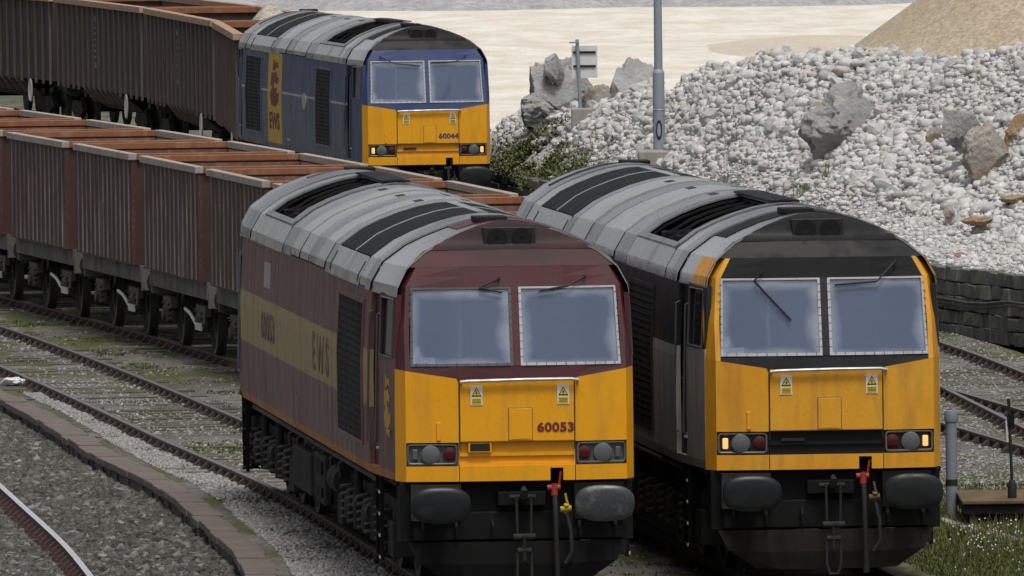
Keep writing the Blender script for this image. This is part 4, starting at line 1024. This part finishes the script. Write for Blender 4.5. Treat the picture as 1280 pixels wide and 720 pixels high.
    for (va, vb, ts) in ((1.28, h0, range(17)), (h0, h1, (0, 1, 2)), (h0, h1, (14, 15, 16)), (h0, h1, (7.3, 8, 8.7)), (h1, LEN - 1.28, range(17))):
        b.patch([[rpt(t, v, -.012) for t in ts] for v in lin(va, vb, 4)], (0, 0, -.03))
    b.build('roof_skin', 'soot', lo, smooth=True, ang=50)
    for end in (0, 1):      # eaves of the cab roof up to the dome edge
        for sgn in (0, 1):
            ts = list(range(0, 9)) if not sgn else list(range(8, 17))
            g = []
            for q in lin(0, 1, 5):
                row = []
                for t in ts:
                    z = PROFR[t][1]; v0 = vh(z) + .003; v1 = 1.98; v = v0 + (v1 - v0) * q
                    vv = v if not end else LEN - v; p_ = rpt(t, vv, -.004); row.append(p_)
                g.append(row)
            MB().patch(g, (0, 0, -.02)).build('cab_roof', P['cabroof'], lo, smooth=True, ang=19)
    for end in (0, 1):
        va, vb = (1.262, 1.99) if not end else (LEN - 1.99, LEN - 1.262)
        ts = [5.2, 6, 7, 8, 9, 10, 10.8] if P['cap'] == 'maroon' else [3.2, 4, 5, 6, 7, 8, 9, 10, 11, 12, 12.8]
        MB().patch([[rpt(t, v, .007) for t in ts] for v in (va, vb)], (0, 0, -.02)).build('roof_cap', P['cap'], lo, smooth=True)
    def rp(name, va, vb, t0, t1, mat, off=.012, n=None):
        va, vb = sorted((fx(va), fx(vb)))
        ts = [t0] + [t for t in range(int(t0) + 1, int(math.ceil(t1)))] + [t1]
        g = [[rpt(t, v, off) for t in ts] for v in (va, vb)]
        return MB().patch(g, (0, 0, -.02)).build(name, mat, lo, smooth=True, ang=19)
    RM = P['roof']
    segs = [(2.02, 2.55), (2.6, 3.35), (7.15, 7.65), (7.72, 8.75), (8.82, 9.85), (9.92, 10.95), (11.02, 12.05), (12.12, 13.3), (17.3, 17.9), (17.96, LEN - 2.02)]
    for i, (a, c) in enumerate(segs):
        a, c = a + .018, c - .018; o_ = .012 if i % 3 else .022
        e_ = (.05, .30, .05, .42, .42, .42, .42, .12, .05, .05)[i]; rp('roof_panel', a, c, e_, 16 - e_, RM if i in (1, 3, 5, 6, 8) else 'roof_metal_b', o_)
        for t_ in (6.2, 9.3):
            if 2 <= i <= 7 and i % 2: rp('roof_slot', a + .1, a + .55, t_, t_ + .5, 'black', o_ + .004)
    if P['flip']: MB().patch([[rpt(t, v, .012) for t in [.05] + list(range(1, 16)) + [15.95]] for v in (12.84, LEN - 7.71)], (0, 0, -.02)).build('roof_panel', RM, lo, smooth=True, ang=19)
    for (a, c) in ((3.42, 5.2), (5.27, 7.08)):
        for (t0, t1) in ((2.02, 7.6), (8.4, 13.98)): rp('roof_grille', a, c, t0, t1, 'grille_black', .012)
    rp('roof_ridge', 3.42, 7.08, 7.65, 8.35, RM, .02)
    for a, c in ((0.05, 1.97), (14.03, 15.95)):
        rp('roof_eave_panel', 3.42, 7.08, a, c, RM, .016); rp('roof_eave_panel', 13.4, 17.22, a, c, RM, .016)
    for v in (3.55, 6.95):
        for t0, t1 in ((.5, 1.7), (14.3, 15.5)): rp('eave_slot', v - .05, v + .05, t0, t1, 'black', .021)
    for v in (5.235,): rp('grille_bar', v - .03, v + .03, 2.02, 13.98, RM, .018)
    # fan opening: two dark bays with cowls under a frame
    for (t0, t1) in ((2.1, 7.4), (8.6, 13.9)): rp('fan_bay', 13.9, 16.95, t0 - .1, t1 + .1, 'black', -.32)
    for (t0, t1) in ((2.0, 2.25), (7.3, 8.7), (13.75, 14.0)): rp('fan_frame', 13.42, 17.2, t0, t1, 'roof_dull', .03)
    for (a, c) in ((13.42, 13.95), (16.9, 17.2)): rp('fan_frame', a, c, 2.0, 14.0, 'roof_dull', .026)
    for s in (-1, 1):
        for v in (14.7, 16.15):
            p_ = rpt(8 + s * 4.2, fx(v), -.26); MB().lathe((p_[0], p_[1], p_[2]), 'z', [(.5, -.1), (.5, .1), (.45, .1), (.43, .0), (.1, .02)], 24, .75).build('fan_cowl', 'soot', lo, smooth=True)
        a_, c_ = sorted((fx(14.7), fx(16.15)))
        for v in lin(fx(13.95), fx(16.9), 5)[1:-1]:
            MB().patch([[rpt(t, v + d, -.02) for t in ([2.2, 4, 5, 6, 7.3] if s < 0 else [8.7, 10, 11, 12, 13.8])] for d in (-.02, .02)], (0, 0, -.03)).build('fan_bar', 'soot', lo)
    rp('fan_ridge_box', 13.6, 17.0, 7.0, 9.0, 'soot', .06)
    # --- underframe equipment
    b = MB(); b.box(-1.15, 1.15, 8.3, 12.4, .38, 1.0); tk = b.build('fuel_tank', 'under_black', lo, bevel=.06)
    for s in (-1, 1):
        MB().box(*sorted((s * 1.16, s * 1.24)), 8.5, 9.9, .42, .95).build('battery_box', 'under_grey', lo, bevel=.02)
        MB().box(*sorted((s * 1.16, s * 1.27)), 10.0, 12.2, .45, .9).build('equipment_box', 'under_grey', lo, bevel=.02)
        MB().box(*sorted((s * 1.24, s * 1.26)), 8.7, 9.7, .5, .6).box(*sorted((s * 1.24, s * 1.26)), 8.7, 9.7, .75, .88).build('box_rail', 'under_black', lo)
        MB().box(*sorted((s * .95, s * 1.2)), 12.7, 13.4, .4, .85).build('air_tank_box', 'under_grey', lo, bevel=.04)
        MB().cyl((s * 1.1, 7.2, .75), (s * 1.1, 8.1, .75), .16, 16).build('air_reservoir', 'under_grey', lo, smooth=True)
        b = MB()
        for k in range(7): v = 6.9 + k * 1.1; b.tube([(s * 1.05, v, 1.1), (s * 1.2, v + .2, .95), (s * 1.18, v + .3, .8)], .018, 6)
        b.tube([(s * 1.2, 2.4, 1.02), (s * 1.2, LEN - 2.4, 1.02)], .025, 6); b.build('pipework', 'running_gear', lo, smooth=True)
    wm = None
    for cv in (4.35, LEN - 4.35):
        bo = MB()
        for s in (-1, 1):
            bo.box(*sorted((s * .98, s * 1.08)), cv - 2.75, cv + 2.75, .62, .86)
            for dv in (-2.06, 0, 2.06): bo.box(*sorted((s * .98, s * 1.1)), cv + dv - .22, cv + dv + .22, .36, .66)
        bo.box(-1, 1, cv - 2.78, cv - 2.6, .5, .84); bo.box(-1, 1, cv + 2.6, cv + 2.78, .5, .84)
        bg2 = bo.build('bogie', 'under_brown', lo, bevel=.02)
        for dv in (-2.06, 0, 2.06):
            for s in (-1, 1):
                b = MB(); b.lathe((s * .75, cv + dv, .555), 'x', [(.59, -s * .05), (.59, -s * .03), (.555, -s * .028), (.55, s * .06), (.47, s * .065), (.45, s * .03), (.2, s * .04), (.16, s * .08), (.05, s * .08)], 32)
                b.build('wheel', 'wheel_dark', bg2, smooth=True)
                b = MB(); b.lathe((s * 1.12, cv + dv, .52), 'x', [(.17, -s * .06), (.17, s * .05), (.12, s * .08), (.03, s * .085)], 16); b.build('axle_box', 'under_grey', bg2, smooth=True)
                for d2 in (-.42, .42):
                    b = MB(); path = [(s * 1.13 + .075 * math.cos(a), cv + dv + d2 + .075 * math.sin(a), .36 + .4 * a / (6.283 * 5)) for a in lin(0, 6.283 * 5, 50)]
                    b.tube(path, .02, 5); b.build('spring', 'running_gear', bg2, smooth=True)
        for s in (-1, 1):
            for d2 in (-1.05, 1.05):
                b = MB(); b.cyl((s * 1.14, cv + d2, .35), (s * 1.14, cv + d2, .75), .06, 12); b.cyl((s * 1.14, cv + d2, .7), (s * 1.14, cv + d2, 1.08), .045, 12); b.build('damper', 'under_grey', bg2, smooth=True)
                b = MB(); b.cyl((s * 1.12, cv + d2 * .65 - .18, .62), (s * 1.12, cv + d2 * .65 + .18, .62), .11, 14); b.build('brake_cylinder', 'under_grey', bg2, smooth=True)
            for d2, vv in ((-1, cv - 3.1), (1, cv + 3.0)):
                b = MB(); b.box(*sorted((s * .88, s * 1.18)), vv - .28, vv + .28, .3, .66); b.cyl((s * 1.03, vv, .66), (s * 1.03, vv, .86), .12, 14); b.build('sandbox', 'under_grey', lo, bevel=.015)
    return lo

PA = dict(cap='maroon', yellow='yellow', recess='yellow', coupling_box=True, sill='maroon', ink='number_red', lampbox='frame_dark', lit=False, band='maroon', header='maroon', pillar='maroon', frames=(0, 1),
          visor='hood_maroon', dome='hood_maroon', wipers=[[(-.15, 3.13), (-.35, 3.04), (-.12, 2.99)], [(.72, 3.14), (.55, 3.05), (.25, 3.0)]], cab_low='maroon_side', cab_up='maroon', door='maroon', stripe='orange_line',
          buffers=('buffer_black', 'buffer_chipped'), cock='red_paint', hose_end='red_paint', cock2='valve_yellow', plough='under_black',
          bands=[(1.11, 1.2, 'orange_line', 'sole_stripe'), (1.2, 1.78, 'maroon_side', 'side_lower'), (1.78, 2.36, 'gold_faded', 'gold_band'), (2.36, 2.97, 'maroon_side', 'side_upper')],
          grilles=[(2.75, 5.65, 1.4, 2.8)], gframe='maroon_side', seams=[6.6, 10.5, 13.9, 17.2], vents=[(15.0, 15.8, 2.5, 2.78, 'alloy'), (11.2, 11.9, 1.50, 1.53, 'frame_dark')], flip=False, roof='roof_metal', cabroof='roof_metal')
locoA = locomotive('weathered maroon diesel locomotive with faded gold band and yellow nose numbered 60053', LA, PA, '60053')
PB = dict(PA); PB.update(cap='soot', yellow='yellow_worn', recess='soot', coupling_box=False, sill='charcoal', lampbox='black', lit=True, band='charcoal', header='soot', pillar='yellow_worn', frames=(1, 1), visor='soot', dome='soot',
          wipers=[[(-.62, 3.10), (-.7, 3.02), (-.34, 2.62)], [(.75, 3.2), (.55, 3.0), (.12, 2.97)]], cab_low='grey_light', cab_up='charcoal', door='charcoal', stripe='grey_light', buffers=('buffer_black', 'buffer_black'), cock='red_paint', hose_end='rubber', cock2='rust_plate', plough='under_brown',
          bands=[(1.11, 1.2, 'grey_light', 'sole_stripe'), (1.2, 2.3, 'grey_light', 'side_lower'), (2.3, 2.97, 'charcoal', 'side_upper')], grilles=[(4.27, 6.55, 1.37, 2.79), (15.8, 18.37, 1.37, 2.83)], gframe='charcoal', flip=True, cabroof='roof_metal')
locoB = locomotive('grey and black diesel locomotive with worn yellow nose and corner posts, marker lamps lit', LB, PB)
PC = dict(PA); PC.update(cap='soot', recess='yellow_worn', coupling_box=False, sill='blue', ink='number_blue', lampbox='black', lit=True, band='blue', header='blue', pillar='blue', frames=(1, 1), visor='soot', dome='soot', wipers=[[(-.85, 3.12), (-.6, 3.0), (-.12, 2.95)], [(.75, 3.12), (.55, 3.02), (.1, 3.0)]],
          cab_low='blue', cab_up='blue', door='charcoal', stripe='blue_dusty', buffers=('buffer_black', 'buffer_black'), cock='rubber', hose_end='rubber', cock2='rubber',
          bands=[(1.11, 1.2, 'blue_dusty', 'sole_stripe'), (1.2, 1.75, 'blue_dusty', 'side_lower'), (1.75, 2.195, 'blue', 'side_middle'), (2.195, 2.235, 'grey_light', 'side_stripe'), (2.235, 2.97, 'blue', 'side_upper')],
          grilles=[(4.27, 6.55, 1.37, 2.79), (15.8, 18.37, 1.37, 2.83)], gframe='blue_dusty', vents=[(10.9, 11.4, 1.3, 1.34, 'grey_light')], flip=True)
locoC = locomotive('dark blue diesel locomotive with upright gold panel and yellow nose numbered 60044', LC, PC, '60044')

for sgn in (0, 1):
    g = [[rpt(t, v, .008) for t in ((.05, 1, 1.95) if not sgn else (14.05, 15, 15.95))] for v in (.345, .7, 1.15)]
    MB().patch(g, (0, 0, -.012)).build('roof_corner_panel', 'yellow_worn', locoB)
def side_fn(v0, z0, o=.004): return lambda x, y, z: (-(sidex(z0 + y, 5) + o + z), v0 - x, z0 + y)
text_part('side_number', '60053', .42, 'faded_ink', locoA, side_fn(16.1, 1.93), .01, 1.0, 1.9)
text_part('side_lettering', 'E W S', .56, 'faded_ink', locoA, side_fn(9.0, 1.88), .012, 1.0, 2.1)
def beasts(parent, mat, vc, zc, k, hw):
    """emblem of three stacked animal heads, as flat polygons on the side skin"""
    shapes = [[(-.5, -.1), (-.35, -.5), (.1, -.55), (.45, -.35), (.5, .0), (.2, -.05), (.3, .2), (0, .12), (-.1, .3), (-.3, .1)],
              [(-.45, .25), (-.2, .2), (0, .4), (.3, .3), (.5, .55), (.25, .6), (.2, .8), (-.1, .7), (-.35, .75)], [(-.3, .85), (-.05, .8), (.2, .95), (.4, .9), (.3, 1.15), (.05, 1.1), (-.15, 1.25)]]
    for sh_ in shapes:
        pl_ = [(-(sidex(zc + b_ * k, vc - a * hw) + .004), vc - a * hw, zc + b_ * k) for a, b_ in sh_]
        MB().prism(pl_, (.003, 0, 0), 'x').build('emblem', mat, parent)
beasts(locoA, 'gold', .78, 1.78, .30, .42)
text_part('cab_lettering', 'EWS', .1, 'gold', locoA, lambda x, y, z: (-(sidex(1.58, .8) + .005 + z), 1.0 - x, 1.54 + y), .002, 1.0, .5)
MB().patch([[(-(sidex(z, 5) + .004), v, z) for v in (12.3, 14.6)] for z in (1.2, 2.2, 2.965)], (.012, 0, 0)).build('gold_panel', 'gold', locoC)
beasts(locoC, 'number_red', 13.45, 2.2, .52, 1.5)
for e in locoC.children:
    if e.name.startswith('emblem'): e.location.x -= .004
text_part('side_lettering', 'EWS', .45, 'number_red', locoC, side_fn(14.3, 1.48, .009), .012, 1.0, 1.7)
MB().lathe((-1.318, 8.5, 2.12), 'x', [(.16, .01), (.16, -.004), (.15, -.006)], 20, 2.2, 1).build('round_emblem', 'grey_light', locoC)

# ================================================================== SMALL TWO-AXLE WAGONS (behind the grey locomotive)
WL, WW, WZ0, WZ1 = 6.1, 1.2, 1.09, 2.74
def small_wagon():
    t = thing('stone_wagon', 'empty rust-red two-axle open wagon with dusty ribs in the row behind the maroon locomotive', 'wagon', group='rust-red two-axle wagons in a row')
    th = .05
    for s in (-1, 1):
        MB().box(*sorted((s * WW, s * (WW - th))), 0, WL, WZ0, WZ1 - .1).build('side_wall', 'wagon_side', t)
        MB().box(*sorted((s * (WW - th - .004), s * (WW - th - .012))), th, WL - th, WZ0 + .05, WZ1 - .12).build('side_lining', 'wagon_inside_dusty', t)
        MB().box(*sorted((s * (WW + .045), s * (WW - th - .03))), -.02, WL + .02, WZ1 - .1, WZ1).build('top_rim', 'rim_pale', t, bevel=.01)
        MB().box(*sorted((s * (WW - .25), s * (WW - .1))), -.1, WL + .1, .84, WZ0 - .002).build('solebar', 'solebar', t)
        for k in range(13):
            v = .28 + k * (WL - .56) / 12
            MB().prism([(s * WW, v - .035, WZ0 + .02), (s * (WW + .018), v - .035, WZ0 + .03), (s * (WW + .018), v - .035, WZ1 - .1), (s * WW, v - .035, WZ1 - .1)], (0, .04, 0), 'y').build('rib', 'rib_dusty', t)
    for v0, v1, e in ((0, th, 1), (WL - th, WL, 0)):
        MB().box(-WW + th, WW - th, v0, v1, WZ0, WZ1 - .1).build('end_wall', 'wagon_rust', t)
        vi = v1 + .004 if e else v0 - .012
        MB().box(-WW + th + .02, WW - th - .02, vi, vi + .008, WZ0 + .05, WZ1 - .12).build('end_lining', 'wagon_inside', t)
        MB().box(-WW + .08, WW - .08, v0 - .06 if e else v0 - .02, v1 + .02 if e else v1 + .06, WZ1 - .098, WZ1 - .003).build('end_rim', 'rim_orange', t, bevel=.01)
        for x in (-.75, 0, .75): MB().box(x - .05, x + .05, *((v0 - .06, v0) if e else (v1, v1 + .06)), WZ0, WZ1 - .1).build('end_post', 'wagon_rust', t)
        MB().box(-WW + .12, WW - .12, *((-.12, -.005) if e else (WL + .005, WL + .12)), .72, WZ0 - .01).build('headstock', 'solebar', t)
        for x in (-.86, .86):
            b = MB(); y0, y1 = ((-.12, -.5) if e else (WL + .12, WL + .5)); b.cyl((x, y0, .95 - .1), (x, y1, .85), .08, 10); b.lathe((x, y1, .85), 'y', [(.2, .02), (.2, -.02)], 14); b.build('buffer', 'wheel_dark', t, smooth=True)
    MB().box(-WW + th, WW - th, th, WL - th, WZ0 - .0, WZ0 + .04).build('floor', 'wagon_inside', t)
    for v in (1.25, WL - 1.25):
        MB().cyl((-.8, v, .46), (.8, v, .46), .07, 10).build('axle', 'wheel_dark', t)
        for s in (-1, 1):
            b = MB(); b.lathe((s * .75, v, .46), 'x', [(.49, -s * .05), (.49, -s * .03), (.46, -s * .028), (.455, s * .06), (.39, s * .062), (.37, s * .03), (.15, s * .04), (.12, s * .07), (.04, s * .07)], 28); b.build('wheel', ['wheel_dark'], t, smooth=True)
            b = MB(); b.tube([(s * .815, v + .42 * math.cos(a), .46 + .42 * math.sin(a)) for a in lin(0, 6.283, 29)[:-1]], .022, 4, closed=True); b.build('tyre', 'tread', t)
            b = MB(); b.box(*sorted((s * .9, s * 1.05)), v - .16, v + .16, .36, .62); b.box(*sorted((s * .92, s * 1.03)), v - .42, v + .42, .56, .72); b.lathe((s * 1.05, v, .46), 'x', [(.09, 0), (.09, s * .05), (.03, s * .06)], 12); b.build('axle_guard', 'running_gear', t, bevel=.01)
            for d in (-.3, .3):
                b = MB(); pth = [(s * 1.0 + .055 * math.cos(a), v + d + .055 * math.sin(a), .36 + .3 * a / 25) for a in lin(0, 25, 34)]; b.tube(pth, .016, 4); b.build('spring', 'running_gear', t, smooth=True)
    for s in (-1, 1):
        b = MB(); b.tube([(s * 1.06, 2.6, .62), (s * 1.08, 1.9, .58), (s * 1.1, .95, .42)], .025, 6); b.box(*sorted((s * 1.09, s * 1.12)), .55, 1.1, .38, .48); b.build('brake_lever', 'white_paint' if s < 0 else 'running_gear', t)
        MB().cyl((s * .6, 3.0, .6), (s * .6, 3.9, .6), .15, 12).build('brake_reservoir', 'under_black', t, smooth=True)
        MB().tube([(s * 1.1, .15, .74), (s * 1.12, .15, .5), (s * 1.12, .3, .46)], .018, 6).build('shunter_step', 'running_gear', t)
    return t
w0 = small_wagon(); NW = 10; ynear = 157.0; pitch_ = 7.34
for k in range(NW):
    t = w0 if k == 0 else copy_tree(w0)
    s0 = slope(xB, ynear); ca = 1 / math.hypot(1, s0)
    ya, yb = ynear + 1.25 * ca, ynear + (WL - 1.25) * ca; dx = (xB(yb) - xB(ya)) / (yb - ya); rz = math.atan(-dx)
    x_ = xB(ya) + dx * (ynear - ya)
    t.location = (x_, ynear, 0); t.rotation_euler.z = rz
    ynear += pitch_ * ca

# ================================================================== BOGIE WAGONS (behind the blue locomotive)
def bogie_wagon(label, near, far, n=17):
    dx, dy = far[0] - near[0], far[1] - near[1]; L_ = math.hypot(dx, dy) - 1.25; rz = math.atan2(dy, dx) - math.pi / 2
    t = thing('bogie_wagon', label, 'wagon', (near[0], near[1], 0), rz, 'brown bogie stone wagons')
    Wd, z0, z1 = 1.3, 1.12, 3.2; hA, hB = L_ * .27, L_ * .73
    for s in (-1, 1):
        MB().box(*sorted((s * Wd, s * (Wd - .05))), 0, L_, z0, z1 - .1).build('side_wall', 'bogie_wagon', t)
        MB().prism([(s * Wd, hA, z0 - .002), (s * (Wd - .05), hA, z0 - .002), (s * (Wd - .65), hA, z0 - .5), (s * (Wd - .6), hA, z0 - .5)], (0, hB - hA, 0), 'y').build('hopper_side', 'bogie_wagon', t)
        MB().box(*sorted((s * (Wd + .11), s * (Wd - .1))), -.02, L_ + .02, z1 - .14, z1).build('top_rim', 'bogie_rim', t, bevel=.01)
        MB().box(*sorted((s * (Wd - .054), s * (Wd - .062))), .1, L_ - .1, z0, z1 - .15).build('side_lining', 'wagon_inside', t)
        for k in range(n):
            v = .25 + k * (L_ - .5) / (n - 1); b = MB(); w_ = .05
            pr = [(s * Wd, z1 - .14), (s * (Wd + .05), z1 - .14), (s * (Wd + .05), z0 + .08)]
            if hA < v < hB: pr += [(s * (Wd + .03), z0 - .02), (s * (Wd - .22), z0 - .34), (s * (Wd - .3), z0 - .34), (s * Wd, z0)]
            else: pr += [(s * (Wd + .05), z0 - .08), (s * Wd, z0 - .08)]
            b.prism([(a, v - w_, c) for a, c in pr], (0, 2 * w_, 0), 'y'); b.build('rib', 'bogie_rib', t)
        # painted tonnage mark half way along
        v = L_ * .55
        b = MB(); X = s * (Wd + .004)
        def rect(a0, a1, c0, c1): b.box(*sorted((X, s * (Wd + .012))), a0, a1, c0, c1)
        for q in range(6): rect(v - .16, v + .16, 1.85 + q * .14, 1.85 + q * .14 + random.uniform(.03, .08))
        b.prism([(X, v - .22, 1.62), (X, v + .22, 1.62), (X, v, 1.78)], (s * .008, 0, 0), 'x'); b.prism([(X, v - .22, 2.72), (X, v + .22, 2.72), (X, v, 2.88)], (s * .008, 0, 0), 'x'); b.build('tonnage_mark', 'marking', t)
    for v0, v1 in ((0, .06), (L_ - .06, L_)):
        MB().box(-Wd + .05, Wd - .05, v0, v1, z0, z1 - .14).build('end_wall', 'bogie_wagon', t)
        MB().box(-Wd + .1, Wd - .1, v0 - .05, v1 + .05, z1 - .139, z1 - .004).build('end_rim', 'rim_orange', t, bevel=.01)
        for x in (-.8, -.3, .3, .8): MB().box(x - .05, x + .05, *((-.07, 0) if v0 == 0 else (L_, L_ + .07)), z0, z1 - .15).build('end_post', 'bogie_rib', t)
    MB().box(-Wd + .05, Wd - .05, .06, L_ - .06, z0, z0 + .04).build('floor', 'wagon_inside', t)
    MB().box(-.5, .5, -.2, L_ + .2, .82, z0 - .006).build('centre_sill', 'wheel_dark', t)
    for cv in (L_ * .13, L_ * .87):
        b = MB()
        for s in (-1, 1): b.prism([(s * 1.0, cv - 1.25, .5), (s * 1.0, cv - .9, .72), (s * 1.0, cv + .9, .72), (s * 1.0, cv + 1.25, .5), (s * 1.0, cv + .9, .42), (s * 1.0, cv + .4, .3), (s * 1.0, cv - .4, .3), (s * 1.0, cv - .9, .42)], (s * .12, 0, 0), 'x')
        b.box(-1, 1, cv - .2, cv + .2, .45, .8); bo = b.build('bogie', 'under_brown', t)
        for dv in (-.9, .9):
            for s in (-1, 1):
                b = MB(); b.lathe((s * .75, cv + dv, .46), 'x', [(.49, -s * .05), (.49, -s * .03), (.46, -s * .028), (.455, s * .06), (.38, s * .062), (.36, s * .03), (.04, s * .05)], 24); b.build('wheel', 'wheel_dark', bo, smooth=True)
    b = MB(); b.lathe((-Wd - .05, L_ * .17, .85), 'x', [(.26, .0), (.29, -.02), (.26, -.04), (.22, -.02)], 24); b.build('hand_wheel', 'white_paint', t, smooth=True)
    for v in (-.3, L_ + .3):
        for x in (-.86, .86): MB().lathe((x, v, .98), 'y', [(.22, .03), (.22, -.03)], 14).build('buffer', 'wheel_dark', t)
    return t
cw = [((-4.2, 265.5), (-5.02, 281.4)), ((-5.02, 281.5), (-7.1, 300.6)), ((-7.1, 300.7), (-9.85, 319.2)), ((-9.85, 319.3), (-13.6, 337.5))]
labs = ['dark brown ribbed bogie wagon coupled directly behind the blue locomotive', 'dark brown ribbed bogie wagon with a gravel heap, second behind the blue locomotive', 'dark brown ribbed bogie wagon, third behind the blue locomotive', 'dark brown ribbed bogie wagon, fourth behind the blue locomotive']
for (a, c), lb in zip(cw, labs): bw = bogie_wagon(lb, a, c)
o = heap('gravel_load', 'pale gravel heaped inside the second brown bogie wagon', -5.2, 285.2, 1.05, 2.6, 1.25, 'grit_load', 'gravel', top=.15, zbase=2.25, seed=9)

# ------------------------------------------------------------------ render settings
S.render.engine = 'CYCLES'
S.cycles.max_bounces = 6; S.cycles.transparent_max_bounces = 8
